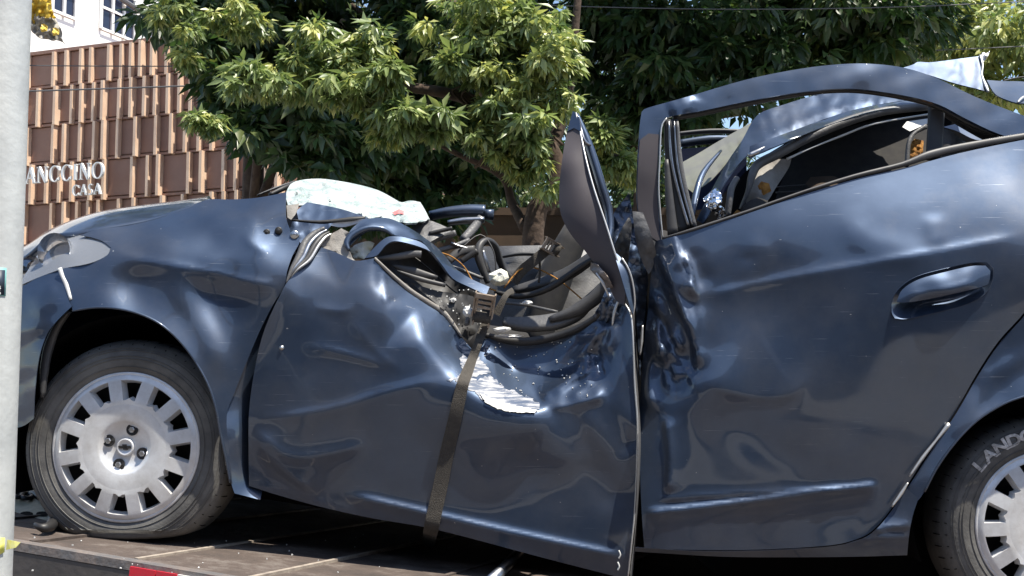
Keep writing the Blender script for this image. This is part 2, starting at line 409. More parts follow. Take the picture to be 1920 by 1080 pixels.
def thicken(me, th, sgn=1):
    n = len(me.vertices); V = np.zeros(n * 3); me.vertices.foreach_get('co', V); V = V.reshape(-1, 3)
    N = np.zeros(n * 3); me.vertices.foreach_get('normal', N); N = N.reshape(-1, 3)
    Fs = [tuple(p.vertices) for p in me.polygons]; cnt = {}
    for f in Fs:
        for i in range(len(f)):
            a, b = f[i], f[(i + 1) % len(f)]; k = (min(a, b), max(a, b)); cnt.setdefault(k, []).append((a, b))
    rim = [v[0] for k, v in cnt.items() if len(v) == 1]; back = V - N * th
    vv = [tuple(x) for x in V] + [tuple(x) for x in back]; ff = Fs + [tuple(i + n for i in f[::-1]) for f in Fs]; mp = {}
    def g(i):
        if i not in mp: mp[i] = len(vv); vv.append(tuple(V[i])); vv.append(tuple(back[i]))
        return mp[i]
    for a, b in rim: ga, gb = g(a), g(b); ff.append((gb, ga, ga + 1, gb + 1))
    me.clear_geometry(); me.from_pydata(vv, [], ff); me.update(); me.shade_smooth()
def panel(name, outline, ctrl, m, parent, step=8, creases=(), thick=.0016, noise=0., nsc=70, smooth=True, ang=42, crumple=0., seed=1, fac=0., hole=None):
    poly = smooth_loop(outline, True, 4, ang) if smooth else np.array([p[:2] for p in outline], float)
    poly = resample(poly, step * .8)
    lo, hi = poly.min(0), poly.max(0)
    gx, gy = np.meshgrid(np.arange(lo[0], hi[0], step), np.arange(lo[1], hi[1], step * .87))
    gx = gx + (np.arange(gx.shape[0]) % 2)[:, None] * step * .5
    g = np.stack([gx.ravel(), gy.ravel()], 1); g += np.random.uniform(-.12, .12, g.shape) * step
    g = g[inside(poly, g)]
    if len(g):
        d, _, _ = pl_dist(np.vstack([poly, poly[:1]]), g); g = g[d > step * .5]
    if hole is not None:
        hp = resample(smooth_loop(hole, True, 4), step * .6); d, _, _ = pl_dist(np.vstack([hp, hp[:1]]), g); g = np.vstack([g[d > step * .5], hp])
    pts = np.vstack([poly, g]) if len(g) else poly
    nb = len(poly); co = [Vector((p[0] / 100, -p[1] / 100)) for p in pts]
    res = delaunay_2d_cdt(co, [], [list(range(nb))[::-1]], 1, 1e-6)
    uv = np.array([[v.x * 100, -v.y * 100] for v in res[0]])
    D = rbf(ctrl)(uv) if len(ctrl) > 3 else np.full(len(uv), ctrl[0][2])
    if fac: D = D * (1 - fac) + facet(ctrl)(uv) * fac
    D = D + crease_d(creases, uv)
    if noise: D = D + wob(uv, noise, nsc, seed)
    if crumple: D = D + np.abs(wob(uv, crumple, nsc * .8, seed + 5)) - np.abs(wob(uv, crumple, nsc * .5, seed + 9))
    V = PA(uv, Y0 + D)
    fl_ = [tuple(f) for f in res[2]]
    if hole is not None:
        cc = np.array([uv[list(f)].mean(0) for f in fl_]); ins = inside(hp, cc); fl_ = [f for f, i_ in zip(fl_, ins) if not i_]
    me = bpy.data.meshes.new(name); me.from_pydata([tuple(x) for x in V], [], fl_); me.update()
    o = link(name, me, m, parent)
    nn = np.array([p.normal[1] for p in me.polygons])
    if len(nn) and nn.sum() > 0: me.flip_normals()
    if thick: thicken(me, thick)
    return o
def band(name, pts, m, parent, wpx, dm=.012, seg=10, power=3.0, sm=4, up=(0, -1, 0)):
    """a pressed metal strip along pixel points (u, v, D); wpx half-width in pixels (number or list)"""
    q = [C(*p) for p in pts]; k = 1 / 680.
    wl = [x * k for x in wpx] if isinstance(wpx, (list, tuple)) else [wpx * k] * len(q)
    return MB().sweep(q, wl, [dm] * len(q), seg=seg, smooth=sm, power=power, up=Vector(up)).build(name, m, parent, smooth=True)
def text_mesh(body, size, ext=.002, bold=0.):
    cu = bpy.data.curves.new('lettering', 'FONT'); cu.body = body; cu.size = size; cu.extrude = ext; cu.align_x = 'CENTER'; cu.resolution_u = 3; cu.offset = bold
    ob = bpy.data.objects.new('lettering', cu); COL.objects.link(ob)
    bpy.context.view_layer.update()
    me = bpy.data.meshes.new_from_object(ob); bpy.data.objects.remove(ob); bpy.data.curves.remove(cu)
    return me

# ================================================================== THE SETTING
def sheet(name, x0, x1, y0, y1, z, m, kind='structure'):
    mb = MB().add([(x0, y0, z), (x1, y0, z), (x1, y1, z), (x0, y1, z)], [(0, 1, 2, 3)])
    return tag(mb.build(name, m), kind=kind)
sheet('ground', -300, 300, -300, 300, 0, M['concrete'])
sheet('road', -120, 120, -3.6, 6.6, .004, M['asphalt'])
def kerb(y0, y1, name):
    return tag(MB().box((0, (y0 + y1) / 2, .07), 240, y1 - y0, .14).build(name, M['concrete']), kind='structure')
kerb(6.6, 11.5, 'pavement_far'); kerb(-8.0, -3.6, 'pavement_near'); 

# ================================================================== TOW TRUCK BED
KS = -.105
cf = P(238, 1008, 3.50)                              # front tyre contact
dn = Vector((-KS, 0, 1)).normalized()
dk = lambda u, v, h=0.: on_plane(u, v, cf + dn * h, dn)
E1, E2 = dk(22, 1018), dk(247, 1056)
ex = (E2 - E1).normalized(); ey = dn.cross(ex).normalized()
if ey.y < 0: ey = -ey
truck = empty('tow_truck_bed', E1 - dn * 1.0)
tag(truck, 'rusty steel flatbed deck of a tow truck carrying the wrecked blue car', 'tow truck')
def DK(a, b, h=0.): return E1 + ex * a + ey * b + dn * h
def slab(a0, a1, b0, b1, h0, h1): return [DK(a0, b0, h0), DK(a1, b0, h0), DK(a1, b1, h0), DK(a0, b1, h0), DK(a0, b0, h1), DK(a1, b0, h1), DK(a1, b1, h1), DK(a0, b1, h1)]
s0 = (dk(300, 1043) - E1).dot(ex); s1 = (dk(500, 1078) - E1).dot(ex); PW = max(.18, abs(s1 - s0))
M['weld'] = mat('worn_strip', (.36, .31, .25), rough=.7, noise=(.22, .18, .15), nscale=30)
k0 = s0 - PW * math.ceil((s0 + 1.6) / PW)
a = k0
while a < 6.2:
    hj = random.uniform(-.003, .002)
    MB().hexa(slab(a + .004, a + PW - .004, .045, 2.5, -.02, hj)).build('deck_plate', M['deck'], truck)
    MB().hexa(slab(a - .006, a + .006, .05, 2.45, -.005, .005)).build('weld_strip', M['weld'] if -.02 < a - s0 < PW * 1.1 else M['deck'], truck)
    a += PW
MB().hexa(slab(k0, 6.2, 0, .042, -.018, .004)).build('edge_rail', M['rail'], truck)
MB().hexa(slab(k0, 6.2, .0015, .05, -.42, -.020)).build('side_skirt', M['deckdark'], truck)
MB().hexa(slab(k0, 6.2, 2.46, 2.5, -.42, -.022)).build('side_skirt', M['deckdark'], truck)
MB().hexa(slab(k0, 6.2, .06, 2.45, -.12, -.03)).build('deck_frame', M['deckdark'], truck)
for b in (.75, 1.6): MB().hexa(slab(k0, 6.2, b, b + .12, -.40, -.121)).build('chassis_rail', M['deckdark'], truck)
r0 = (on_plane(247, 1062, E1, ey) - E1).dot(ex)
rx = r0
for k in range(7):
    ln = .075 if k % 2 == 0 else .06
    o = MB().hexa(slab(rx, rx + ln - .003, -.007, -.0006, -.064, -.007)).build('reflector_strip', M['red'] if k % 3 != 2 else M['refw'], truck)
    rx += ln
for a in (1.2, 5.6):                                  # road wheels of the truck under the bed
    for b in (.18, 2.0):
        base = DK(a, b + .1, 0); c = Vector((base.x, base.y, .43))
        tw = MB().lathe([(.25, -.11), (.40, -.12), (.43, -.09), (.43, .09), (.40, .12), (.25, .11)], c, axis=ey, seg=36).build('road_wheel', M['tyre'], truck, smooth=True)
        MB().lathe([(0.001, -.03), (.24, -.03), (.26, -.10)], c, axis=ey, seg=24).lathe([(0.001, .03), (.24, .03), (.26, .10)], c, axis=ey, seg=24).build('rim', M['rail'], tw)
        MB().box((c.x, c.y, (c.z + base.z - .40) / 2 + .1), .12, .12, max(.1, base.z - .40 - c.z + .2)).build('suspension', M['deckdark'], truck)
rp = [P(5, 985, 3.62), P(170, 985, 3.62), P(170, 806, 5.2), P(5, 806, 5.2)]; rn = (rp[1] - rp[0]).cross(rp[3] - rp[0]).normalized()
M['olive'] = mat('olive_plate', (.42, .39, .27), rough=.6, noise=(.58, .54, .42), nscale=14, bump=.3)
rpl = MB().hexa([q - rn * .012 for q in rp] + rp).build('added_deck_plate', M['olive'], truck)  # added plate in place of the sunlit perforated deck, its colour lightened
for i in range(5):
    for j in range(6):
        fu, fv = (i + .5 + .25 * (j % 2)) / 5.5, (j + .5) / 6; c = rp[0].lerp(rp[1], fu).lerp(rp[3].lerp(rp[2], fu), fv) + rn * .001
        ea_ = (rp[1] - rp[0]).normalized(); eb_ = (rp[3] - rp[0]).normalized()
        MB().add([c + ea_ * .02 * math.cos(t) + eb_ * .035 * math.sin(t) for t in np.linspace(0, 6.28, 13)[:-1]], [tuple(range(12))]).build('slot', M['void'], rpl)
# steel bar lying on the deck, and tow hook
MB().sweep([dk(1004, 1006, .017), dk(975, 1035, .017), dk(918, 1092, .017)], .0165, seg=12, smooth=1, up=dn).build('steel_bar', M['steel'], None, smooth=True)
tag(bpy.data.objects['steel_bar'], 'short round steel bar lying on the deck under the front door', 'bar')
hk = empty('tow_hook', dk(80, 950)); tag(hk, 'black iron tow hook with chain links lying left of the front wheel', 'hook')
MB().sweep([dk(62, 925, .03), dk(75, 932, .03), dk(92, 942, .03), dk(102, 962, .02), dk(97, 984, .02), dk(80, 990, .02), dk(66, 983, .025)], [.012, .014, .016, .018, .016, .012, .006], seg=10, up=dn).build('hook', M['wheelsteel'], hk, smooth=True)
for (u, v, du, dv) in ((66, 918, 9, 4), (50, 930, 10, 3), (34, 926, 9, 4), (98, 922, 9, 3)):
    ring = [dk(u + du * math.cos(t), v + dv * 1.6 * math.sin(t), .028) for t in np.linspace(0, 6.28, 13)]
    MB().sweep(ring, .007, seg=8, smooth=1, up=dn).build('chain_link', M['wheelsteel'], hk, smooth=True)

# ================================================================== THE CAR
car = empty('wrecked_car', (.1, Y0 + .85, cf.z)); tag(car, 'dark blue sedan wrecked in a crash, roof torn back and front door caved in', 'car')
pt = M['paint']
# --- front fender
fender_o = [(150, 441), (185, 430), (240, 423), (295, 410), (320, 401), (355, 388), (392, 374), (430, 374), (470, 372), (505, 367), (537, 360), (536, 385),
            (537, 410), (543, 428), (548, 440), (560, 446), (561, 456), (548, 480), (538, 510), (534, 535), (510, 575), (485, 625), (462, 680), (440, 735), (425, 780),
            (430, 850), (436, 908), (431, 905), (424, 860), (413, 810), (405, 765), (390, 720), (365, 675), (335, 637), (300, 607), (260, 588), (215, 578),
            (175, 577), (137, 583), (128, 560), (118, 522), (113, 505), (130, 501), (170, 493), (200, 479), (208, 464), (192, 452), (168, 444)]
fender_c = [(395, 373, .18), (470, 371, .135), (537, 360, .125), (320, 400, .15), (240, 422, .11), (185, 429, .09), (150, 441, .075), (208, 464, .03),
            (300, 438, .06), (400, 405, .10), (500, 398, .085), (400, 450, .045), (520, 445, .055), (300, 480, .005), (400, 500, .0), (510, 505, .01), (230, 490, .008),
            (160, 520, .005), (250, 530, .012), (400, 535, .018), (530, 540, .014), (180, 560, -.022), (330, 570, -.012), (300, 605, -.035), (215, 578, -.035), (385, 700, -.03), (430, 620, .006),
            (480, 600, .012), (440, 725, .0), (408, 790, -.02), (425, 860, -.006), (434, 906, .004), (137, 583, -.02), (113, 505, .01)]
fd = panel('front_fender', fender_o, fender_c, pt, car, step=7,
           creases=[([(212, 478), (300, 492), (400, 512), (470, 527), (534, 538)], .010, 26, 'right', .18),
                    ([(300, 520), (355, 570), (395, 640), (420, 720)], .009, 20, 'smooth', .3),
                    ([(470, 432), (510, 425), (545, 440)], -.003, 22, 'smooth', .3),
                    ([(452, 436), (478, 462), (510, 476)], .006, 9, 'ridge', .4)], noise=.0004, nsc=180, seed=3)
for (u, v, r) in ((500, 436, 5), (522, 432, 5), (552, 440, 6)):      # bolt holes in the torn flange
    MB().lathe([(.001, .006), (r / 680 * .55, .006), (r / 680 * .9, .003), (r / 680 * 1.25, .004), (r / 680 * 1.5, -.004)], C(u, v, .060), seg=14).build('bolt', M['bolt'] if u > 540 else M['wheelsteel'], fd, smooth=True)
panel('fender_rear_flange', [(534, 537), (512, 580), (492, 640), (477, 710), (470, 780), (470, 912), (492, 920), (488, 937), (440, 925), (434, 905), (428, 850), (423, 780), (438, 735), (460, 680), (483, 625), (508, 575)],
      [(534, 537, .030), (470, 650, .026), (423, 780, .012), (434, 905, .016), (440, 920, .018), (500, 640, .05), (477, 710, .055), (470, 800, .06), (470, 912, .055), (490, 935, .05), (450, 800, .03)], pt, car, step=8,
      creases=[([(440, 800), (450, 860), (455, 915)], .004, 8, 'ridge')])
# --- bumper and headlight
panel('front_bumper', [(113, 506), (118, 522), (128, 560), (135, 574), (112, 596), (92, 620), (78, 652), (70, 690), (65, 740), (63, 785), (40, 800), (0, 803), (-120, 800), (-200, 780), (-205, 560), (-120, 560), (-40, 553), (36, 538), (70, 521)],
      [(113, 506, .02), (130, 572, -.018), (92, 620, -.02), (68, 700, -.015), (63, 785, .0), (36, 538, .055), (70, 521, .035), (0, 620, .07), (0, 800, .08), (-60, 560, .16), (-60, 700, .16), (-60, 800, .18), (-200, 560, .5), (-205, 780, .5), (80, 560, .0), (40, 700, .03)],
      pt, car, step=10, creases=[([(100, 520), (80, 580), (60, 640)], .006, 14, 'smooth')], noise=.003, nsc=60)
band('torn_edge', [(112, 503, .01), (118, 520, .004), (125, 535, .0), (133, 562, -.012)], M['white'], car, [4, 3.5, 4, 2.5], .004)
hl_o = [(38, 535), (45, 518), (60, 495), (78, 465), (95, 449), (120, 442), (150, 441), (180, 447), (200, 456), (208, 464), (200, 479), (170, 493), (130, 501), (113, 505), (72, 520)]
hl_c = [(38, 535, .06), (60, 495, .10), (95, 449, .13), (150, 441, .09), (208, 464, .035), (170, 493, .012), (113, 505, .018), (72, 520, .04), (120, 475, .05), (90, 490, .06)]
M['housing'] = mat('headlight_housing', (.42, .43, .45), rough=.25, metal=.7, noise=(.12, .12, .13), nscale=18)
hl = panel('headlight', hl_o, [(a, b, d + .075) for a, b, d in hl_c], M['housing'], car, step=10)
panel('lens', hl_o, [(a, b, d) for a, b, d in hl_c], M['lens'], hl, step=8)
MB().lathe([(.004, .0), (.03, .004), (.046, .02), (.052, .045)], C(118, 474, .095), axis=Vector((-.25, -1, 0)), seg=28).build('reflector', M['chrome'], hl, smooth=True)
MB().lathe([(.004, .0), (.02, .004), (.030, .015), (.034, .03)], C(72, 503, .12), axis=Vector((-.4, -1, 0)), seg=28).build('reflector', M['chrome'], hl, smooth=True)
band('trim_strip', [(60, 505, .12), (90, 496, .08), (130, 488, .045), (175, 478, .04)], M['greytrim'], hl, [5, 8, 7, 3], .006)
band('trim_strip', [(85, 462, .15), (120, 453, .12), (160, 455, .09)], M['steel'], hl, [3, 5, 2], .005)
panel('headlight', [(40, 530), (-40, 545), (-110, 555), (-120, 530), (-30, 520), (45, 515)], [(40, 530, .07), (45, 515, .09), (-40, 545, .15), (-120, 540, .30), (-30, 520, .16)], M['housing'], car, step=12)
# --- hood: loft from the near edge over the crown to the far side
near = [(-150, 535, .42), (-60, 520, .25), (20, 500, .17), (60, 474, .13), (78, 452, .115), (105, 438, .10), (142, 440, .085), (185, 429, .095), (240, 422, .115), (295, 409, .14), (322, 400, .15), (357, 387, .165), (393, 373.5, .185)]
sil = [(-150, 505), (-60, 490), (20, 475), (62, 452), (78, 440), (104, 427), (150, 405), (195, 393), (240, 386), (295, 380), (322, 378), (357, 375.5), (393, 373.2)]
rows = [[], [], [], [], [], [], []]
for (u, v, D), (su, svv) in zip(near, sil):
    p0 = C(u, v, D); p2 = C(su, svv, max(.50, D + .2)); x = p0.x
    if u > 380: p2 = C(su, svv + .4, .55)
    p1 = p0.lerp(p2, .42); p1.z += (p2.z - p0.z) * .28
    rows[0].append(p0); rows[1].append(p1); rows[2].append(p2)
    top = p2.z + .012
    rows[3].append(Vector((p2.x, Y0 + .87, top + .004))); rows[4].append(Vector((p2.x, 2 * (Y0 + .87) - p2.y, top - .008)))
    rows[5].append(Vector((p1.x, 2 * (Y0 + .87) - p1.y, p1.z))); rows[6].append(Vector((p0.x, 2 * (Y0 + .87) - p0.y, p0.z - .02)))
nc = len(near); V = [p for r in rows for p in r]
me = bpy.data.meshes.new('hood'); me.from_pydata([tuple(v) for v in V], [], [(i * nc + j, i * nc + j + 1, (i + 1) * nc + j + 1, (i + 1) * nc + j) for i in range(6) for j in range(nc - 1)]); me.update()
hood = link('hood', me, pt, car); ss = hood.modifiers.new('sub', 'SUBSURF'); ss.levels = ss.render_levels = 3; ss.boundary_smooth = 'PRESERVE_CORNERS'
sl = hood.modifiers.new('thickness', 'SOLIDIFY'); sl.thickness = .01; sl.offset = -1
# --- wheel arches
def wheel_house(u, v, r, D0, D1, a0, a1):
    c = C(u, v, D0); vs = []; n = 30
    for i in range(n + 1):
        t = R(a0 + (a1 - a0) * i / n)
        for d in (D0, D0 + .07, D1): vs.append((c.x + r * math.cos(t), Y0 + d, c.z + r * math.sin(t)))
    fs = [(i * 3 + k, i * 3 + k + 1, i * 3 + k + 4, i * 3 + k + 3) for i in range(n) for k in (0, 1)]
    vs.append((c.x, Y0 + D1, c.z)); fs += [(i * 3 + 2, (i + 1) * 3 + 2, len(vs) - 1) for i in range(n)]
    return MB().add(vs, fs).build('wheel_house', M['void'], car, smooth=True)
wheel_house(245, 825, .352, .075, .42, -28, 205)
wheel_house(1965, 965, .375, .04, .42, -20, 200)
band('wheel_liner', [(130, 585, .02), (108, 612, .03), (92, 650, .035), (84, 690, .03), (80, 745, .03)], M['darktrim'], car, [3, 7, 9, 8, 4], .01)
band('arch_lip', [(137, 583, -.018), (175, 577, -.03), (215, 578, -.033), (260, 588, -.033), (300, 607, -.033), (335, 637, -.03), (365, 675, -.03), (390, 720, -.03), (405, 765, -.026), (413, 810, -.018), (424, 860, -.008), (432, 905, .002)], pt, car, 2.2, .006, seg=8)
band('arch_lip', [(1733, 922, -.004), (1757, 876, -.012), (1792, 828, -.018), (1832, 788, -.022), (1880, 758, -.028), (1920, 743, -.032), (1960, 733, -.034), (2000, 733, -.034), (2080, 748, -.034), (2150, 785, -.03)], pt, car, 2.2, .006, seg=8)
# --- wheels
def wheel(u, v, Dface, squash, yaw=0, letters=None, rot=0.):
    c = C(u, v, Dface); wh = empty('wheel'); wh.parent = car; wh.location = c - car.location
    ax = Vector((math.sin(yaw), -math.cos(yaw), 0)); R0 = .300
    # tyre
    prof = [(.196, -.012), (.203, .004), (.212, .010), (.232, .0155), (.262, .013), (.280, .004), (.290, -.008), (.2965, -.024), (.300, -.05), (.300, -.085), (.3005, -.10), (.300, -.135), (.2965, -.16), (.288, -.178), (.262, -.195), (.21, -.19), (.19, -.17)]
    mb = MB().lathe(prof, c, ax, 96)
    e1 = ax.cross(Vector((0, 0, 1))).normalized()
    nv = []
    for q in mb.v:
        q = Vector(q) - c; h = q.z; lim = -(R0 - squash)
        if h < lim + .04:
            ov = (lim + .04) - h; nh = lim + .04 * math.exp(-ov / .04)
            bul = ov * .14 * (1 if q.dot(ax) > -.09 else -1); q = q + ax * bul * (1 if abs(q.dot(ax) + .09) > .06 else 0); q.z = nh - KS * 0
        nv.append(tuple(q + c))
    mb.v = nv
    ty = mb.build('tyre', M['tyre'], wh, smooth=True)
    for rr in (.0, ):                                         # shoulder sipes
        mbs = MB()
        for k in range(56):
            t = 2 * math.pi * k / 56 + .03
            d = e1 * math.cos(t) + Vector((0, 0, 1)) * math.sin(t); tn = ax.cross(d)
            if d.z < -.75: continue
            p0 = c + d * .2835 + ax * .0015; p1 = c + d * .2995 - ax * .032; p2 = c + d * .3012 - ax * .06
            mbs.sweep([p0, p1, p2], .0012, .0012, seg=4, smooth=1, up=tn)
        mbs.build('sipe', M['void'], ty)
    mbr = MB()
    for rr, hh in ((.2225, .0142), (.244, .0158), (.252, .0150), (.268, .0115), (.274, .0085)): mbr.lathe([(rr - .0012, hh - .001), (rr, hh + .0016), (rr + .0012, hh - .001)], c, ax, 96)
    rb = mbr.build('sidewall_rib', M['tyre'], ty, smooth=True)
    nv = []
    for vtx in rb.data.vertices:
        q = Vector(vtx.co) - c
        if q.z < -(R0 - squash) + .035: q.z = -(R0 - squash) + .035; q += ax * .012
        vtx.co = q + c
    # steel wheel behind the cover
    MB().lathe([(.001, -.075), (.10, -.075), (.14, -.06), (.19, -.05), (.20, -.012)], c, ax, 40).build('steel_rim', M['wheelsteel'], wh, smooth=True)
    # cover: polar mesh with twelve openings
    def pp(r, t, h): return c + (e1 * math.cos(t) + Vector((0, 0, 1)) * math.sin(t)) * r + ax * h
    mb = MB(); N = 12
    h_in, h_mid, h_out = .020, .024, .016
    for k in range(N):
        t0 = rot + 2 * math.pi * k / N; pitch = 2 * math.pi / N
        A = [-.5, -.31, -.17, 0, .17, .31, .5]                 # fractions of a pitch
        rs = [.118, .129, .135, .178, .185, .192, .2005]
        hs = [.0215, .0225, .0215, .019, .0175, .0165, .010]
        idx = {}
        for i, r in enumerate(rs):
            for j, f in enumerate(A):
                # openings narrow towards the hub
                g = f
                if 1 <= j <= 5 and j not in (3,): g = f * (1.0 if i >= 4 else (.80 if i <= 2 else .98))
                rr = r + (.006 if (i in (1, 2) and j == 3) else 0)
                idx[i, j] = len(mb.v); mb.v.append(tuple(pp(rr, t0 + g * pitch, hs[i])))
        for i in range(len(rs) - 1):
            for j in range(len(A) - 1):
                hole = (1 <= i <= 3) and (1 <= j <= 4)
                if not hole: mb.f.append((idx[i, j], idx[i, j + 1], idx[i + 1, j + 1], idx[i + 1, j]))
        loop = [(1, j) for j in range(1, 6)] + [(i, 5) for i in range(2, 5)] + [(4, j) for j in range(4, 0, -1)] + [(i, 1) for i in range(3, 1, -1)]
        cen = Vector(); 
        for q in loop: cen += Vector(mb.v[idx[q]])
        cen /= len(loop)
        low = []
        for q in loop:
            p = Vector(mb.v[idx[q]]); pin = cen + (p - cen) * .76 - ax * .03; low.append(len(mb.v)); mb.v.append(tuple(pin))
        for a_ in range(len(loop)):
            b_ = (a_ + 1) % len(loop); mb.f.append((idx[loop[a_]], low[a_], low[b_], idx[loop[b_]]))
    cv = mb.build('wheel_cover', M['cover'], wh, autosm=32)
    MB().lathe([(.022, .006), (.032, .006), (.060, .010), (.070, .0195), (.077, .0228), (.118, .0215)], c, ax, 64).build('cover_centre', M['cover'], cv, smooth=True)
    MB().lathe([(.2005, .010), (.206, .012), (.209, .004), (.205, -.006), (.198, -.012)], c, ax, 72).build('cover_rim', M['cover'], cv, smooth=True)
    cap = MB().lathe([(.0005, .0135), (.017, .013), (.020, .0165), (.0235, .016), (.0245, .005)], c, ax, 32).build('hub_cap', M['cover'], cv, smooth=True)
    bt = MB(); z = Vector((0, 0, 1))
    for (sx, sz, sk) in ((.017, .0035, 0), (.0062, .0075, 0)):
        q = [c + e1 * x * sx + z * y * sz + e1 * y * .002 + ax * h for h in (.013, .0165) for x, y in ((-1, -1), (1, -1), (1, 1), (-1, 1))]
        bt.hexa(q)
    bt.build('emblem', M['wheelsteel'], cap)
    for k in range(4):
        t = R(20 + 90 * k) ; d = e1 * math.cos(t) + z * math.sin(t); b = c + d * .051
        lg = MB().lathe([(.0165, .006), (.0165, .0118), (.0150, .0125), (.0130, .0108), (.0005, .0108)], b, ax, 20).build('lug_recess', M['wheelsteel'], cv, smooth=True)
        MB().lathe([(.0085, .009), (.0085, .0165), (.0065, .0185), (.0003, .0185)], b, ax, 6).build('lug_bolt', M['bolt'], lg)
    if letters:
        body, r_, cap_h, a0, da = letters
        for i, ch in enumerate(body):
            me = text_mesh(ch, cap_h * 1.4, .0012, .0016); t = R(a0 - da * i); d = e1 * math.cos(t) * -1
            d = Vector((math.cos(t), 0, math.sin(t))); tn = Vector((math.sin(t), 0, -math.cos(t)))
            for vtx in me.vertices:
                x, y, h = vtx.co
                x *= 1.2
                vtx.co = c + d * (r_ + y) + tn * x + ax * (.0165 + h - abs(y - cap_h / 2) * .12)
            link('lettering', me, M['tread'], ty, smooth=False)
    return wh
wheel(238, 838, .045, .040, yaw=R(-3), rot=.08)
wheel(1967, 987, .045, .012, yaw=0, letters=('LANDO', .240, .033, 139, 9.0), rot=.22)
for (D, u, v) in ((1.62, 238, 838), (1.62, 1967, 987)):      # far side wheels
    c = C(u, v, .045); c.y = Y0 + D
    fw = empty('wheel'); fw.parent = car; fw.location = c - car.location
    MB().lathe([(.2, -.09), (.28, -.10), (.298, -.07), (.298, .07), (.28, .10), (.2, .09)], c, Vector((0, 1, 0)), 40).build('tyre', M['tyre'], fw, smooth=True)
    MB().lathe([(.001, .05), (.12, .06), (.2, .09)], c, Vector((0, 1, 0)), 32).build('wheel_cover', M['cover'], fw, smooth=True)
# --- front door: one caved-in skin
door_o = [(534, 536), (548, 515), (572, 496), (592, 480), (600, 463), (622, 470), (645, 480), (668, 489), (703, 484),
          (735, 515), (770, 545), (805, 568), (830, 584), (848, 605), (866, 632), (885, 655), (905, 640), (925, 632), (960, 638), (1000, 637), (1040, 630), (1090, 610), (1130, 585), (1150, 562),
          (1172, 570), (1183, 590), (1187, 640), (1190, 720), (1195, 790), (1194, 870), (1190, 960), (1184, 1020), (1177, 1086),
          (1120, 1072), (1000, 1041), (900, 1014), (800, 989), (700, 972), (600, 950), (520, 928), (467, 911), (466, 840), (467, 770), (478, 690), (497, 615)]
door_c = [(534, 536, .0), (600, 463, .075), (560, 505, .03), (668, 489, .05), (703, 484, .055), (735, 515, .088), (770, 545, .108), (805, 568, .122), (830, 584, .128), (866, 632, .135), (885, 655, .135),
          (560, 560, .01), (640, 540, .026), (700, 540, .027), (728, 572, .020), (790, 640, .010), (840, 704, .0), (600, 600, .012), (520, 640, .010), (640, 640, .012), (720, 650, .008), (780, 580, .072), (830, 640, .062), (860, 680, .05),
          (480, 700, .018), (467, 780, .022), (466, 850, .032), (467, 911, .045), (560, 720, .012), (680, 720, .004), (560, 780, .012), (640, 764, .006), (740, 735, -.004), (800, 722, -.008), (858, 718, -.010),
          (895, 745, -.014), (950, 764, -.014), (1005, 770, -.010), (880, 690, .06), (900, 692, .075), (925, 703, .08), (965, 727, .075), (1010, 747, .05),
          (910, 645, .15), (960, 645, .16), (1040, 640, .155), (960, 690, .15), (1030, 690, .14), (1000, 720, .10), (1090, 620, .12), (1150, 565, .07), (1110, 680, .085), (1140, 700, .03), (1080, 720, .06), (1060, 745, .03),
          (1185, 600, .01), (1188, 720, -.004), (1160, 700, .005), (1160, 620, .035), (1195, 800, -.012), (1120, 745, .004), (1150, 760, -.004),
          (560, 860, .028), (700, 850, .018), (520, 900, .045), (850, 840, .010), (1000, 850, .008), (1120, 860, .006),
          (620, 940, .040), (800, 940, .030), (1000, 950, .027), (1190, 930, -.002), (800, 988, .035), (1000, 1040, .025), (1177, 1085, .01), (1180, 1040, .0)]
door_cr = [([(470, 786), (550, 779), (640, 762), (720, 736), (800, 717), (860, 713)], .008, 40, 'right', .25),
           ([(472, 795), (505, 830), (535, 852), (575, 857), (640, 846), (700, 828)], .008, 16, 'ridge', .2),
           ([(478, 805), (500, 850), (545, 892), (600, 930)], .010, 40, 'left', .25),
           ([(640, 925), (760, 952), (900, 985), (1040, 1016), (1184, 1046)], .012, 22, 'right', .12),
           ([(650, 590), (690, 640), (730, 680), (770, 700)], .005, 18, 'ridge', .3),
           ([(560, 650), (610, 655), (680, 672), (740, 692)], .006, 12, 'ridge', .3),
           ([(588, 560), (598, 578), (640, 583), (670, 575)], .004, 8, 'ridge', .35),
           ([(718, 505), (722, 560), (728, 572)], .005, 10, 'left', .2),
           ([(1112, 738), (1140, 780), (1192, 852)], -.007, 24, 'smooth', .2),
           ([(1052, 762), (1080, 820), (1120, 890), (1172, 962)], -.006, 28, 'smooth', .2),
           ([(1030, 765), (1085, 755), (1140, 738)], .012, 10, 'ridge', .2),
           ([(1010, 752), (1050, 722), (1110, 690), (1138, 678)], .022, 13, 'ridge', .15),
           ([(1100, 640), (1090, 680), (1060, 722), (1030, 745)], .012, 10, 'ridge', .2),
           ([(1130, 600), (1118, 640), (1112, 665)], .018, 9, 'ridge', .2),
           ([(1150, 600), (1146, 640), (1132, 660)], .016, 8, 'ridge', .2)]
door_cr += folds(8, (1070, 600, 1150, 730), 7, .014, 8, 60, 120, 120, 18)
fdoor = panel('front_door', door_o, door_c, pt, car, step=5.5, creases=door_cr, noise=.0005, nsc=170, seed=11, fac=.55)
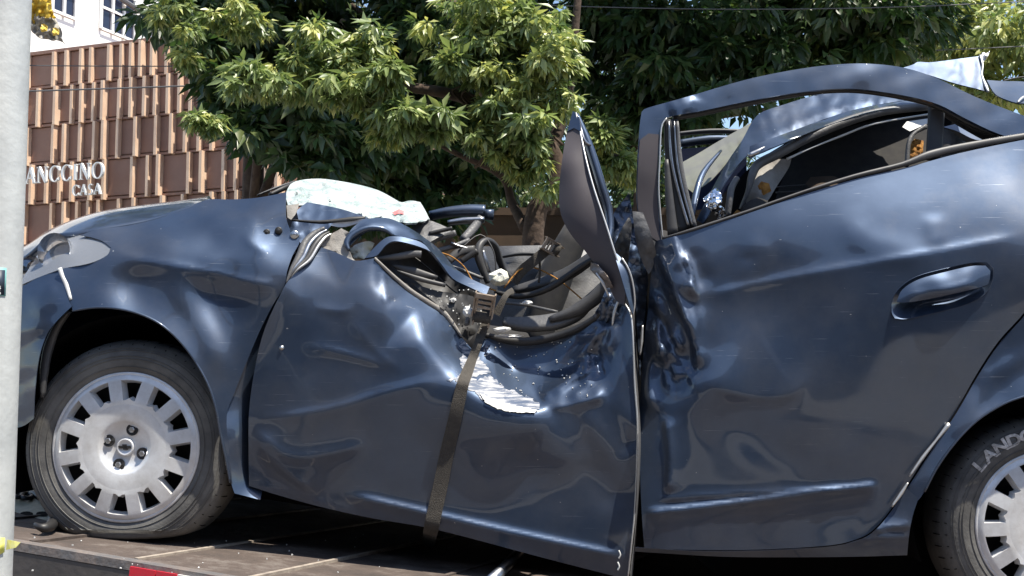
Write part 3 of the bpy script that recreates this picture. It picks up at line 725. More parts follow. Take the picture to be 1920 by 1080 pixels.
# scraped lip: paint torn off down to primer, on the ledge of the dent
def door_D(uv):
    return rbf(door_c)(uv) * .45 + facet(door_c)(uv) * .55 + crease_d(door_cr, uv) + wob(uv, .0005, 170, 11)
def door_patch(name, outline, m, off=.002, step=5, parent=None, jag=0, smooth=True):
    poly = smooth_loop(outline, True, 4) if smooth else np.array([p[:2] for p in outline], float)
    poly = resample(poly, step * .7)
    if jag: poly = poly + np.random.normal(0, jag, poly.shape)
    lo, hi = poly.min(0), poly.max(0); gx, gy = np.meshgrid(np.arange(lo[0], hi[0], step), np.arange(lo[1], hi[1], step))
    g = np.stack([gx.ravel(), gy.ravel()], 1); g = g[inside(poly, g)]
    if len(g):
        d, _, _ = pl_dist(np.vstack([poly, poly[:1]]), g); g = g[d > step * .5]
    pts = np.vstack([poly, g]) if len(g) else poly
    res = delaunay_2d_cdt([Vector((p[0] / 100, -p[1] / 100)) for p in pts], [], [list(range(len(poly)))[::-1]], 1, 1e-6)
    uv = np.array([[v.x * 100, -v.y * 100] for v in res[0]]); V = PA(uv, Y0 + door_D(uv) - off)
    me = bpy.data.meshes.new(name); me.from_pydata([tuple(x) for x in V], [], [tuple(f) for f in res[2]]); me.update()
    o = link(name, me, m, parent or fdoor)
    if sum(p.normal[1] for p in me.polygons) > 0: me.flip_normals()
    thicken(me, .0012)
    return o
door_patch('scraped_metal', [(836, 713), (860, 716), (885, 735), (915, 752), (950, 764), (1000, 771), (1012, 766), (1004, 752), (975, 738), (950, 728), (925, 707), (905, 708), (893, 715), (888, 706), (922, 697), (905, 680), (893, 662), (880, 655), (862, 640), (870, 668), (860, 672), (868, 690), (862, 704)], M['scrape'], jag=2.2)
door_patch('scraped_metal', [(900, 738), (950, 757), (1006, 768), (1004, 774), (950, 771), (915, 757)], M['white'], off=.006, jag=.8)
# hem of the rear edge and of the front edge
hem = [(u, v, float(door_D(np.array([[u, v]], float))[0]) - .004) for u, v in ((1172, 570), (1183, 592), (1187, 640), (1190, 720), (1195, 790), (1194, 870), (1190, 960), (1184, 1020), (1177, 1086))]
band('door_hem', hem, M['edge'], fdoor, 1.6, .004, seg=8)
hem = [(u, v, float(door_D(np.array([[u, v]], float))[0]) - .003) for u, v in ((703, 484), (735, 515), (770, 545), (805, 568), (830, 584), (848, 605), (866, 632))]
band('window_lip', hem, M['fabric'], fdoor, [2.5, 3.5, 4.5, 5, 5, 4, 2], .006, seg=8)
# flange behind the rear door edge
panel('door_shut_face', [(1184, 590), (1192, 720), (1197, 800), (1195, 900), (1190, 1000), (1182, 1080), (1186, 1082), (1194, 1000), (1200, 900), (1202, 800), (1198, 720), (1190, 580)],
      [(1184, 590, .015), (1197, 800, -.008), (1182, 1080, .005), (1202, 800, .09), (1190, 580, .1), (1186, 1080, .1)], M['greytrim'], fdoor, step=6)
for (u, v) in ((1160, 1040), (1158, 1062)): band('paint_chip', [(u, v - 8, .004), (u + 3, v, .003), (u, v + 7, .004)], M['white'], fdoor, 1.6, .004, seg=6)
MB().lathe([(.0005, .006), (.004, .005), (.007, .0)], C(528, 652, float(door_D(np.array([[528., 652.]]))[0])), seg=12).build('bolt', M['bolt'], fdoor, smooth=True)
# --- rear door
rdoor_o = [(1229, 452), (1300, 433), (1400, 401), (1500, 367), (1600, 337), (1700, 314), (1800, 287), (1920, 262), (2010, 246), (2012, 400), (1985, 490), (1925, 580), (1872, 640), (1832, 700), (1792, 770), (1750, 833), (1702, 908), (1662, 966), (1632, 998), (1600, 1013),
           (1560, 1022), (1480, 1028), (1400, 1031), (1300, 1031), (1208, 1028), (1203, 960), (1200, 880), (1199, 780), (1203, 700), (1208, 640), (1215, 580), (1220, 520)]
rdoor_c = [(1229, 452, .085), (1300, 433, .052), (1500, 367, .055), (1700, 314, .082), (1920, 262, .11), (2010, 246, .12),
           (1300, 500, .036), (1450, 445, .026), (1620, 400, .028), (1760, 372, .04), (1900, 350, .045), (2000, 350, .06),
           (1320, 560, .030), (1440, 555, .026), (1540, 515, .006), (1700, 484, -.014), (1920, 445, -.014), (2000, 430, -.004),
           (1330, 640, .022), (1440, 640, .014), (1600, 640, -.006), (1800, 600, -.014), (1920, 570, -.012), (1310, 705, .012), (1400, 735, .005), (1480, 730, .003), (1640, 740, .002), (1760, 760, .006),
           (1310, 800, .014), (1450, 860, .018), (1640, 870, .017), (1260, 930, .024),
           (1210, 960, .030), (1400, 970, .030), (1600, 960, .030), (1210, 1028, .035), (1400, 1030, .035), (1600, 1012, .03),
           (1225, 520, .11), (1240, 600, .10), (1215, 620, .14), (1230, 700, .09), (1260, 660, .075), (1280, 560, .045), (1205, 740, .10), (1240, 760, .05), (1203, 860, .05), (1240, 860, .03), (1275, 620, .05), (1290, 690, .05)]
rdoor_cr = [([(1232, 470), (1262, 540), (1288, 600), (1306, 660), (1308, 700)], .028, 12, 'left', .15),
            ([(1222, 540), (1236, 590), (1232, 640), (1240, 690)], .026, 9, 'ridge', .2),
            ([(1230, 680), (1250, 640), (1262, 628), (1285, 665)], .022, 8, 'ridge', .2),
            ([(1245, 690), (1256, 650), (1270, 700), (1300, 696)], .016, 7, 'ridge', .2),
            ([(1215, 600), (1222, 660), (1212, 720), (1222, 780)], .026, 10, 'ridge', .2),
            ([(1262, 470), (1268, 520), (1300, 552), (1312, 560)], .014, 10, 'smooth', .25),
            ([(1308, 553), (1314, 620), (1310, 700)], .008, 8, 'ridge', .25),
            ([(1310, 716), (1380, 738), (1440, 745), (1490, 735), (1530, 690)], .006, 44, 'left', .3),
            ([(1300, 740), (1380, 790), (1450, 850), (1540, 878)], -.004, 34, 'smooth', .3),
            ([(1205, 962), (1300, 952), (1420, 937), (1540, 922), (1652, 908)], .013, 15, 'right', .06),
            ([(1225, 938), (1400, 926), (1600, 916)], .005, 6, 'left', .1),
            ([(1300, 560), (1420, 532), (1560, 505), (1720, 478), (1925, 440)], .007, 30, 'right', .12),
            ([(1588, 380), (1600, 430), (1640, 462), (1720, 476), (1770, 468)], .006, 26, 'smooth', .3),
            ([(1750, 395), (1752, 435), (1765, 470)], .004, 18, 'smooth', .35),
            ([(1380, 455), (1430, 470), (1420, 500), (1370, 530)], .004, 18, 'smooth', .3),
            ([(1290, 460), (1300, 500), (1330, 545)], -.008, 20, 'smooth', .3),
            ([(1248, 780), (1256, 860), (1252, 930)], .012, 12, 'left', .15)]
cup_o = [(1672, 585), (1674, 560), (1690, 537), (1720, 518), (1770, 504), (1820, 493), (1850, 492), (1863, 503), (1861, 525), (1852, 545), (1835, 560), (1800, 575), (1740, 590), (1700, 598), (1678, 597)]
rdoor_cr += folds(3, (1214, 490, 1292, 720), 10, .014, 9, 80, 180, 74, 16)
rdoor = panel('rear_door', rdoor_o, rdoor_c, pt, car, step=6, creases=rdoor_cr, noise=.0004, nsc=220, seed=21, fac=.15, hole=cup_o)
def rD(u, v): return float((rbf(rdoor_c)(np.array([[u, v]], float)) * .85 + facet(rdoor_c)(np.array([[u, v]], float)) * .15 + crease_d(rdoor_cr, np.array([[u, v]], float)) + wob(np.array([[u, v]], float), .0004, 220, 21))[0])
# handle: dished recess and grip
hsh = empty('door_handle'); hsh.parent = rdoor; hsh.location = C(1770, 545, -.02)
hc = rD(1770, 540)
panel('recess', cup_o, [(1672, 590, hc - .0045), (1690, 537, hc - .003), (1770, 504, hc - .003), (1863, 503, hc - .003), (1850, 548, hc - .0035), (1740, 590, hc - .004), (1700, 598, hc - .0045), (1760, 560, hc + .034), (1720, 570, hc + .03), (1810, 545, hc + .03), (1770, 530, hc + .034), (1830, 515, hc + .028), (1700, 555, hc + .026)], pt, hsh, step=6, thick=.001)
panel('grip', [(1681, 566), (1692, 543), (1722, 524), (1772, 510), (1820, 499), (1848, 498), (1857, 508), (1855, 527), (1846, 536), (1800, 548), (1740, 561), (1700, 567)],
      [(1681, 566, hc - .006), (1692, 543, hc - .004), (1772, 510, hc - .004), (1857, 508, hc - .004), (1848, 535, hc - .010), (1740, 561, hc - .010), (1760, 535, hc - .022), (1815, 522, hc - .022), (1710, 553, hc - .017)],
      pt, hsh, step=5, thick=.008, creases=[([(1705, 556), (1770, 545), (1835, 528)], .004, 6, 'smooth', .2)])
# --- sill, quarter panel
panel('rear_sill', [(1190, 1026), (1300, 1033), (1400, 1033), (1480, 1030), (1560, 1024), (1602, 1015), (1634, 1000), (1664, 968), (1700, 915), (1722, 935), (1712, 965), (1705, 1000), (1701, 1041), (1600, 1044), (1480, 1045), (1360, 1044), (1250, 1038), (1190, 1034)],
      [(1190, 1030, .05), (1300, 1032, .045), (1480, 1030, .04), (1602, 1015, .025), (1664, 968, .012), (1720, 940, .0), (1705, 1000, .0), (1701, 1041, .02), (1480, 1045, .06), (1250, 1038, .06), (1650, 1010, .006)], pt, car, step=6,
      creases=[([(1630, 1000), (1664, 990), (1712, 986)], .006, 6, 'left', .15), ([(1610, 1017), (1650, 1010), (1706, 1010)], .004, 5, 'left', .15)])
quarter_o = [(2012, 246), (2150, 232), (2300, 240), (2420, 262), (2480, 300), (2500, 420), (2495, 700), (2480, 900), (2380, 960), (2250, 985), (2232, 960), (2225, 900), (2200, 840), (2150, 785), (2080, 748), (2000, 733), (1960, 733), (1920, 743), (1880, 758), (1832, 788), (1792, 828), (1757, 876), (1733, 922),
             (1722, 938), (1700, 916), (1705, 910), (1752, 836), (1795, 772), (1835, 703), (1875, 643), (1928, 583), (1988, 493), (2015, 400)]
quarter_c = [(2012, 246, .13), (2150, 232, .14), (2300, 240, .16), (2480, 300, .25), (2500, 600, .28), (2480, 900, .28), (2250, 985, .03), (2380, 960, .12), (2225, 900, -.02), (2100, 755, -.035), (1960, 733, -.035), (1832, 788, -.022), (1757, 876, -.012), (1722, 938, .0),
             (1752, 836, .005), (1835, 703, .004), (1928, 583, -.008), (1990, 490, .0), (2100, 450, -.005), (2300, 460, .05), (2100, 650, -.01), (2300, 700, .04), (1930, 660, -.008), (1860, 740, -.008), (2100, 340, .05), (2020, 380, .05)]
panel('quarter_panel', quarter_o, quarter_c, pt, car, step=9, creases=[([(1760, 850), (1860, 710), (1960, 640)], .004, 14, 'smooth')], noise=.001)
for ln in ([(1702, 905), (1690, 925), (1672, 950)], [(1780, 795), (1755, 826), (1730, 858), (1705, 893)]):
    band('chipped_edge', [(u, v, .0) for u, v in ln], M['edge'], car, [1.2, 3.2, 1.6] if len(ln) == 3 else [5, 2, 3.2, 1.2], .005, seg=6)
band('door_gap_seal', [(1925, 586, .012), (1872, 645, .012), (1832, 705, .014), (1792, 775, .014), (1750, 838, .014)], M['void'], car, 3, .006)
# --- dark structure behind the skins
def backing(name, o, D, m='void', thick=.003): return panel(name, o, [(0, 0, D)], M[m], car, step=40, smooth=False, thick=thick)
backing('inner_structure', [(430, 560), (560, 470), (640, 500), (760, 590), (860, 660), (1160, 690), (1250, 480), (1500, 420), (2300, 300), (2440, 420), (2440, 900), (2230, 960), (2220, 760), (1760, 800), (1690, 1025), (1500, 1034), (1200, 1024), (1150, 1045), (800, 975), (480, 915), (430, 760)], .22)
backing('floor_pan', [(430, 890), (1690, 1000), (1690, 1048), (1190, 1040), (800, 985), (430, 925)], .30)
# far side of the body and floor, in world coordinates
FY = Y0 + 1.70
def wpanel(name, pts, y, m, th=.03, parent=car):
    n = len(pts); vs = [(x, y, z) for x, z in pts] + [(x, y + th, z) for x, z in pts]
    return MB().add(vs, [tuple(range(n)), tuple(range(2 * n - 1, n - 1, -1))] + [(i, (i + 1) % n, n + (i + 1) % n, n + i) for i in range(n)]).build(name, m, parent)
zf = lambda x: cf.z + KS * (x - cf.x)
wpanel('far_side_body', [(-1.6, zf(-1.6) + .35), (-1.6, 1.72), (-1.2, 1.95), (-.75, 2.03), (-.3, 2.06), (.6, 2.10), (1.3, 2.10), (1.95, 2.02), (2.05, 1.6), (2.05, zf(2.05) + .3), (1.75, zf(1.75) + .25), (1.70, zf(1.7) + .55), (1.48, zf(1.48) + .66), (1.25, zf(1.25) + .55), (1.15, zf(1.15) + .2), (-.72, zf(-.72) + .2), (-.8, zf(-.8) + .5), (-1.07, zf(-1.07) + .66), (-1.33, zf(-1.33) + .5), (-1.4, zf(-1.4) + .22)], FY, pt)
fl = MB(); fl.hexa([Vector((-1.4, Y0 + .3, zf(-1.4) + .2)), Vector((2.0, Y0 + .3, zf(2.0) + .22)), Vector((2.0, FY, zf(2.0) + .22)), Vector((-1.4, FY, zf(-1.4) + .2)),
                    Vector((-1.4, Y0 + .3, zf(-1.4) + .27)), Vector((2.0, Y0 + .3, zf(2.0) + .29)), Vector((2.0, FY, zf(2.0) + .29)), Vector((-1.4, FY, zf(-1.4) + .27))])
fl.build('floor_pan', M['void'], car)
MB().box((1.0, Y0 + .95, zf(1.0) + .17), .7, 1.3, .26).build('underbody_dark_block', M['void'], car)  # black block added to darken the gap under the rear of the car
MB().box((1.48, Y0 + .9, zf(1.48) + .28), .12, 1.3, .12).build('rear_axle', M['void'], car)
MB().box((-.62, Y0 + .95, 1.62), .04, 1.45, .75).build('firewall', M['void'], car)
MB().box((1.55, Y0 + .95, 1.55), .04, 1.45, .95).build('rear_bulkhead', M['void'], car)
MB().box((-1.15, Y0 + .95, 1.56), .7, .95, .5).build('engine_bay', M['void'], car)
# rear end out of frame: boot lid, rear face
bt = []
for x, z in ((1.72, 2.13), (1.95, 2.12), (2.12, 2.08), (2.17, 1.9), (2.18, 1.3), (2.12, 1.15)):
    bt.append([Vector((x, y, z)) for y in (Y0 + .17, Y0 + .5, Y0 + 1.0, Y0 + 1.4, FY)])
vs = [p for r in bt for p in r]
MB().add(vs, [(i * 5 + j, i * 5 + j + 1, i * 5 + j + 6, i * 5 + j + 5) for i in range(5) for j in range(4)]).build('boot_lid', pt, car, autosm=40)
# --- rear door window frame
fr_o = [(1236, 455), (1216, 441), (1200, 415), (1193, 370), (1195, 300), (1199, 240), (1203, 210), (1215, 202), (1290, 181), (1400, 149), (1500, 129), (1580, 120), (1640, 120), (1700, 128), (1760, 148), (1830, 182), (1920, 217), (2010, 246), (2010, 262), (1920, 262), (1870, 250),
        (1810, 222), (1760, 196), (1700, 180), (1620, 168), (1560, 167), (1490, 174), (1400, 190), (1310, 209), (1268, 216), (1247, 222), (1238, 240), (1235, 300), (1233, 350), (1236, 400), (1240, 452)]
fr_c = [(1236, 455, .10), (1200, 415, .105), (1193, 340, .10), (1240, 330, .10), (1203, 212, .11), (1245, 225, .105), (1290, 181, .112), (1310, 209, .105), (1400, 149, .125), (1400, 190, .118), (1500, 129, .138), (1500, 172, .128), (1620, 120, .150), (1620, 168, .136),
        (1720, 133, .155), (1720, 184, .14), (1830, 182, .16), (1820, 226, .142), (1920, 217, .16), (1920, 262, .145), (2010, 246, .17), (1217, 330, .097), (1500, 150, .131), (1620, 142, .140), (1760, 172, .150), (1345, 182, .113)]
wf = panel('window_frame', fr_o, fr_c, pt, rdoor, step=6, thick=.012, noise=.0012, creases=[([(1262, 222), (1290, 205), (1298, 178)], .012, 12, 'ridge', .2), ([(1250, 205), (1275, 196), (1292, 188)], .006, 8, 'smooth', .3)])
panel('frame_film', [(1234, 453), (1216, 439), (1201, 414), (1195, 370), (1197, 300), (1200, 262), (1216, 250), (1236, 252), (1234, 300), (1232, 350), (1234, 400), (1238, 450)],
      [(a, b, c - .003) for a, b, c in fr_c if a < 1250 or b < 215], M['film'], wf, step=7, thick=.001)
band('frame_hem', [(1250, 222, .100), (1240, 240, .098), (1237, 300, .094), (1235, 350, .094), (1238, 400, .096), (1243, 450, .098)], M['edge'], wf, 1.6, .004, seg=8)
band('window_channel', [(1258, 225, .115), (1262, 300, .115), (1272, 370, .115), (1284, 436, .11)], M['black'], wf, [14, 16, 17, 18], .012)
band('window_channel', [(1250, 300, .105), (1255, 370, .10), (1262, 440, .10)], M['darktrim'], wf, [4, 8, 11], .01)
for (u0, u1, u2, wd, m) in ((1254, 1272, 1292, 3.0, 'steel'), (1264, 1281, 1300, 2.4, 'steel'), (1270, 1286, 1303, 5, 'greytrim')):
    band('window_channel', [(u0, 228, .10), (u0 + 5, 300, .098), (u1, 360, .098), (u2, 428, .098)], M[m], wf, [wd * .5, wd, wd, wd], .006, seg=8)
band('frame_seal', [(1262, 222, .125), (1310, 213, .13), (1400, 194, .145), (1490, 178, .155), (1560, 171, .16), (1620, 172, .165), (1700, 184, .17), (1760, 200, .17), (1810, 226, .165), (1870, 254, .16)], M['black'], wf, [4, 6, 6, 5, 4, 4, 5, 6, 7, 5], .008)
band('divider_post', [(1757, 186, .20), (1754, 240, .195), (1750, 300, .18)], M['black'], rdoor, [17, 16, 15], .012)
band('belt_seal', [(1243, 447, .078), (1300, 430, .055), (1400, 397, .054), (1500, 362, .060), (1600, 331, .072), (1690, 309, .085), (1740, 291, .095), (1800, 277, .115), (1920, 256, .125), (2005, 243, .13)], M['darktrim'], rdoor, [2, 3, 3, 3, 4, 5, 8, 8, 7, 5], .010)
band('belt_seal', [(1840, 232, .17), (1890, 258, .16), (1925, 270, .15)], M['greytrim'], rdoor, [3, 6, 7], .008)
# --- B-pillar: bent upright plate, its inner frame, torn metal
up_o = [(1074, 209), (1068, 228), (1060, 262), (1054, 300), (1049, 345), (1049, 388), (1058, 418), (1075, 446), (1098, 472), (1118, 500), (1138, 530), (1154, 562), (1170, 572), (1172, 545), (1160, 500), (1148, 462), (1136, 420), (1122, 380), (1108, 330), (1098, 290), (1090, 250), (1086, 222)]
up_c = [(1074, 209, .16), (1068, 240, .14), (1050, 345, .08), (1058, 418, .06), (1098, 472, .05), (1154, 562, .03), (1086, 222, .13), (1098, 290, .08), (1108, 330, .06), (1136, 420, .02), (1160, 500, .0), (1170, 570, .0), (1080, 350, .05), (1070, 300, .075)]
upr = panel('door_pillar_plate', up_o, up_c, M['film'], fdoor, step=7, thick=.004)
panel('pillar_tip', [(1074, 208), (1069, 226), (1064, 246), (1076, 240), (1088, 246), (1086, 222), (1080, 212)], [(a, b, c - .005) for a, b, c in up_c], pt, upr, step=5, thick=.002)
band('pillar_hem', [(1080, 212, .145), (1088, 248, .115), (1099, 300, .07), (1114, 355, .04), (1136, 420, .015), (1150, 465, .0), (1163, 505, -.005), (1176, 550, -.005), (1184, 590, .0)], M['edge'], upr, 1.7, .005, seg=8)
band('pillar_inner_frame', [(1082, 218, .19), (1100, 262, .17), (1113, 300, .16), (1128, 350, .15), (1140, 392, .15), (1144, 425, .14), (1141, 455, .12)], pt, upr, [5, 8, 9, 9, 9, 8, 6], .02)
band('pillar_inner_frame', [(1095, 270, .21), (1108, 320, .20), (1125, 370, .19), (1134, 410, .18), (1136, 440, .16)], M['black'], upr, [3, 8, 9, 8, 5], .02)
band('pillar_inner_frame', [(1086, 230, .15), (1094, 262, .13), (1104, 272, .14)], M['steel'], upr, [3, 4, 3], .012)
panel('door_pillar_plate', [(1150, 470), (1166, 485), (1178, 505), (1186, 535), (1190, 568), (1187, 590), (1180, 570), (1168, 530)], [(1150, 470, .01), (1178, 505, -.012), (1190, 568, -.004), (1180, 570, -.02), (1168, 530, -.025)], pt, fdoor, step=5, thick=.003)
band('pillar_hem', [(1166, 484, -.008), (1179, 506, -.014), (1187, 535, -.012), (1190, 568, -.006), (1186, 592, .0)], M['edge'], fdoor, 1.8, .005, seg=8)
panel('b_pillar', [(1140, 460), (1150, 402), (1180, 362), (1186, 400), (1200, 470), (1215, 520), (1212, 560), (1205, 640), (1200, 720), (1196, 640), (1190, 560), (1178, 500), (1160, 465)],
      [(1140, 460, .13), (1180, 362, .16), (1186, 400, .15), (1212, 560, .17), (1200, 720, .18), (1190, 560, .13), (1160, 465, .11), (1178, 430, .13)], pt, car, step=6, crumple=.010, nsc=60)
panel('b_pillar_trim', [(1186, 396), (1205, 398), (1214, 420), (1224, 450), (1230, 478), (1222, 505), (1216, 514), (1204, 490), (1192, 450)],
      [(1186, 396, .09), (1205, 398, .085), (1230, 478, .09), (1216, 514, .10), (1192, 450, .085), (1210, 450, .065)], M['greytrim'], car, step=6, crumple=.004)
panel('b_pillar', [(1148, 470), (1165, 430), (1180, 405), (1184, 425), (1180, 470), (1176, 500), (1160, 480)], [(1148, 470, .12), (1180, 405, .11), (1176, 500, .10), (1165, 450, .09)], M['black'], car, step=6, crumple=.01, nsc=40)
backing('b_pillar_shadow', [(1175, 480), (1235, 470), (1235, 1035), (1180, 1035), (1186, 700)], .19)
panel('b_pillar_torn_metal', [(1140, 535), (1158, 520), (1172, 560), (1160, 590), (1140, 600), (1105, 640), (1098, 610), (1120, 580)],
      [(1140, 535, .08), (1172, 560, .06), (1140, 600, .07), (1105, 640, .12), (1098, 610, .14), (1130, 570, .05)], pt, car, step=5, crumple=.018, nsc=36)
panel('latch', [(1108, 492), (1122, 498), (1140, 520), (1150, 540), (1138, 540), (1118, 518), (1106, 505)], [(1108, 492, .05), (1150, 540, .03), (1106, 505, .06), (1130, 520, .02)], M['rail'], car, step=5, crumple=.01, nsc=30)
for pts in ([(1118, 512, .03), (1130, 530, .02), (1142, 556, .025)], [(1160, 560, .03), (1152, 585, .03), (1148, 610, .035)], [(1205, 610, .06), (1203, 640, .06), (1200, 665, .065)]):
    band('torn_strip', pts, M['edge'], car, [1.5, 3, 1.5], .004, seg=6)
# --- crushed door interior ring: inner weather seal, torn trim of the sill
band('inner_door_panel', [(905, 627, .17), (960, 640, .16), (1010, 638, .155), (1070, 622, .14), (1115, 597, .11), (1150, 566, .08)], M['black'], car, [5, 8, 9, 8, 7, 5], .02)
band('inner_trim', [(945, 605, .20), (985, 608, .18), (1040, 603, .17), (1080, 590, .17), (1105, 570, .17)], M['greytrim'], car, [9, 17, 19, 14, 6], .014, seg=12, power=4, up=(0, -.75, .65))
band('inner_trim', [(1030, 600, .165), (1085, 580, .16), (1130, 545, .15), (1150, 515, .14)], M['darktrim'], car, [6, 14, 16, 10], .025)
band('inner_trim', [(965, 545, .36), (1020, 530, .34), (1070, 510, .30), (1120, 475, .26)], M['darktrim'], car, [8, 15, 16, 12], .012, seg=12, power=4, up=(0, -.75, .65))
band('door_seal', [(930, 548, .30), (975, 556, .27), (1030, 540, .25), (1090, 500, .22), (1125, 478, .20)], M['black'], car, [4, 6, 7, 7, 5], .014)
band('rod', [(945, 568, .25), (985, 572, .22), (1045, 585, .18)], M['greytrim'], car, 3, .006)
# --- A pillar pushed down, cowl, dash
panel('a_pillar', [(668, 421), (685, 411), (716, 408), (735, 411), (755, 420), (776, 432), (798, 447), (820, 464), (837, 483), (851, 500), (870, 515), (892, 527), (918, 538), (912, 553), (880, 538), (849, 522), (827, 494), (812, 475), (798, 460), (786, 450), (740, 441), (726, 433), (707, 428), (690, 432), (673, 443), (656, 460), (650, 452), (655, 435)],
      [(668, 421, .115), (716, 408, .175), (755, 420, .18), (798, 447, .185), (837, 483, .19), (870, 515, .195), (918, 538, .205), (912, 553, .18), (849, 522, .15), (812, 475, .135), (786, 450, .13), (740, 441, .12), (707, 428, .115), (673, 443, .095), (656, 460, .085), (655, 435, .10), (775, 440, .145), (825, 480, .155)], pt, car, step=5, thick=.006,
      creases=[([(668, 432), (710, 418), (745, 424), (790, 450), (830, 488), (870, 524)], .010, 6, 'ridge', .1)])
panel('a_pillar_flange', [(684, 484), (699, 467), (723, 446), (745, 443), (775, 449), (795, 458), (808, 472), (796, 466), (769, 457), (740, 452), (723, 460), (706, 479)],
      [(684, 484, .07), (723, 446, .10), (775, 449, .115), (808, 472, .12), (769, 457, .10), (740, 452, .09), (706, 479, .065)], pt, car, step=4, thick=.004)
band('a_pillar_flange', [(655, 470, .075), (650, 455, .08), (662, 440, .09), (690, 428, .10), (720, 430, .11), (738, 442, .115)], pt, car, [3, 6, 7, 6, 5, 3], .01, seg=10)
panel('a_pillar_base', [(600, 463), (612, 445), (640, 428), (655, 436), (652, 458), (660, 482), (668, 490), (645, 482), (622, 471)], [(600, 463, .085), (640, 428, .10), (655, 436, .095), (660, 482, .07), (668, 490, .065), (622, 471, .078)], M['fabric'], car, step=6, crumple=.005, nsc=30)
panel('airbag_cloth', [(655, 468), (668, 458), (690, 452), (702, 456), (694, 474), (682, 486), (664, 486)], [(655, 468, .13), (690, 452, .14), (682, 486, .12), (702, 456, .15)], M['foam'], car, step=5, crumple=.012, nsc=24)
# hinge pillar wavy strips
for k, (off, m, wd) in enumerate(((0, 'greytrim', 6), (9, 'steel', 4), (18, 'darktrim', 4), (25, 'edge', 2.6))):
    band('hinge_pillar', [(537 + off * .05, 532 - off * .1, .01 + .002 * k), (548 + off * .3, 505 + off * .1, .02), (562 + off * .75, 480 + off * .3, .04), (572 + off, 455 + off * .25, .06), (590 + off * .8, 438 + off * .3, .08), (608 + off * .5, 428 + off * .45, .09)], M[m], car, [1, wd * .8, wd * 1.2, wd * 1.1, wd, wd * .5], .010 - .001 * k, seg=8)
panel('cowl_side', [(556, 395), (572, 382), (582, 380), (640, 392), (690, 408), (672, 414), (620, 416), (560, 413)], [(556, 395, .19), (582, 380, .24), (690, 408, .20), (620, 416, .17), (560, 413, .16)], pt, car, step=6, crumple=.003)
panel('cowl_side', [(543, 430), (548, 415), (600, 420), (625, 418), (612, 432), (585, 448), (572, 462), (560, 452)], [(543, 430, .12), (600, 420, .13), (572, 462, .10), (560, 450, .10)], pt, car, step=6, crumple=.004)
band('cowl_side', [(548, 413, .165), (600, 417, .16), (660, 412, .17), (684, 409, .18)], M['black'], car, [2, 4, 6, 3], .008)
panel('cowl_foam', [(537, 385), (558, 382), (562, 378), (556, 398), (546, 412), (539, 408)], [(537, 385, .19), (562, 378, .21), (546, 412, .17), (539, 408, .18)], M['fabric'], car, step=4)
panel('a_pillar_skin', [(612, 420), (690, 409), (672, 418), (640, 426)], [(612, 420, .14), (690, 409, .16), (640, 426, .12)] + [(660, 418, .15)], M['steel'], car, step=6)
# windscreen: shattered, sagging over the dash; spans the width of the car
ws_o = [(536, 364), (545, 346), (562, 338), (600, 335), (640, 340), (680, 348), (712, 358), (738, 372), (752, 380), (770, 376), (788, 379), (796, 392), (804, 408), (798, 414), (770, 418), (740, 415), (710, 407), (690, 409), (640, 394), (584, 381), (575, 384), (540, 386)]
ws_c = [(536, 364, .36), (562, 338, .55), (600, 335, .62), (680, 348, .60), (738, 372, .55), (788, 379, .50), (804, 408, .34), (740, 415, .26), (690, 409, .24), (640, 394, .25), (584, 381, .27), (540, 386, .27), (620, 365, .40), (700, 385, .38), (760, 398, .36)]
ws = panel('windscreen', ws_o, ws_c, M['shatter'], car, step=5, crumple=.022, nsc=40, thick=.006, noise=.010, seed=5)
panel('red_stain', [(735, 398), (748, 392), (757, 395), (757, 402), (748, 400), (740, 403)], [(735, 398, .33), (757, 402, .32), (748, 392, .335), (745, 400, .325)], M['pinkstain'], ws, step=4)
panel('windscreen_back', [(545, 352), (600, 339), (680, 352), (740, 376), (790, 384), (800, 410), (690, 405), (584, 378), (545, 380)], [(545, 352, .75), (600, 339, 1.2), (680, 352, 1.1), (790, 384, .9), (800, 410, .6), (584, 378, .5), (690, 405, .5)], M['shatter'], ws, step=10)
band('wiper_arm', [(483, 366, .50), (510, 355, .52), (532, 347, .55), (552, 341, .6)], M['greytrim'], car, [1.5, 2, 2, 1.5], .006)
band('wiper_arm', [(505, 366, .45), (530, 354, .48), (556, 344, .55)], M['black'], car, [4, 5, 5], .01)
# dash and steering debris
panel('dashboard', [(690, 484), (703, 470), (735, 456), (780, 458), (808, 476), (835, 508), (865, 534), (920, 552), (925, 585), (890, 610), (862, 600), (830, 580), (780, 548), (730, 512)],
      [(690, 484, .12), (735, 456, .16), (808, 476, .22), (865, 534, .24), (925, 570, .28), (862, 600, .20), (780, 548, .16), (800, 520, .26)], M['black'], car, step=9, crumple=.012, nsc=60)
band('dash_trim', [(706, 486, .12), (740, 482, .12), (775, 476, .12), (790, 477, .12)], M['greytrim'], car, [3, 6, 7, 7], .012)
band('dash_trim', [(735, 498, .13), (775, 510, .13), (820, 520, .14)], M['darktrim'], car, [2, 10, 3], .008)
band('dash_trim', [(745, 508, .12), (790, 524, .12), (835, 535, .13)], M['darktrim'], car, [2, 5, 4], .008)
panel('door_inner_panel', [(770, 530), (820, 545), (870, 552), (905, 560), (900, 610), (880, 640), (866, 628), (848, 602), (828, 578)], [(770, 530, .13), (870, 552, .16), (905, 560, .2), (880, 640, .14), (828, 578, .12)], M['black'], car, step=8, crumple=.01)
panel('dashboard', [(770, 418), (800, 412), (842, 428), (846, 434), (820, 446), (800, 458), (780, 446)], [(770, 418, .33), (842, 428, .32), (800, 458, .25), (800, 430, .29)], M['greytrim'], car, step=6, thick=.02, crumple=.004)
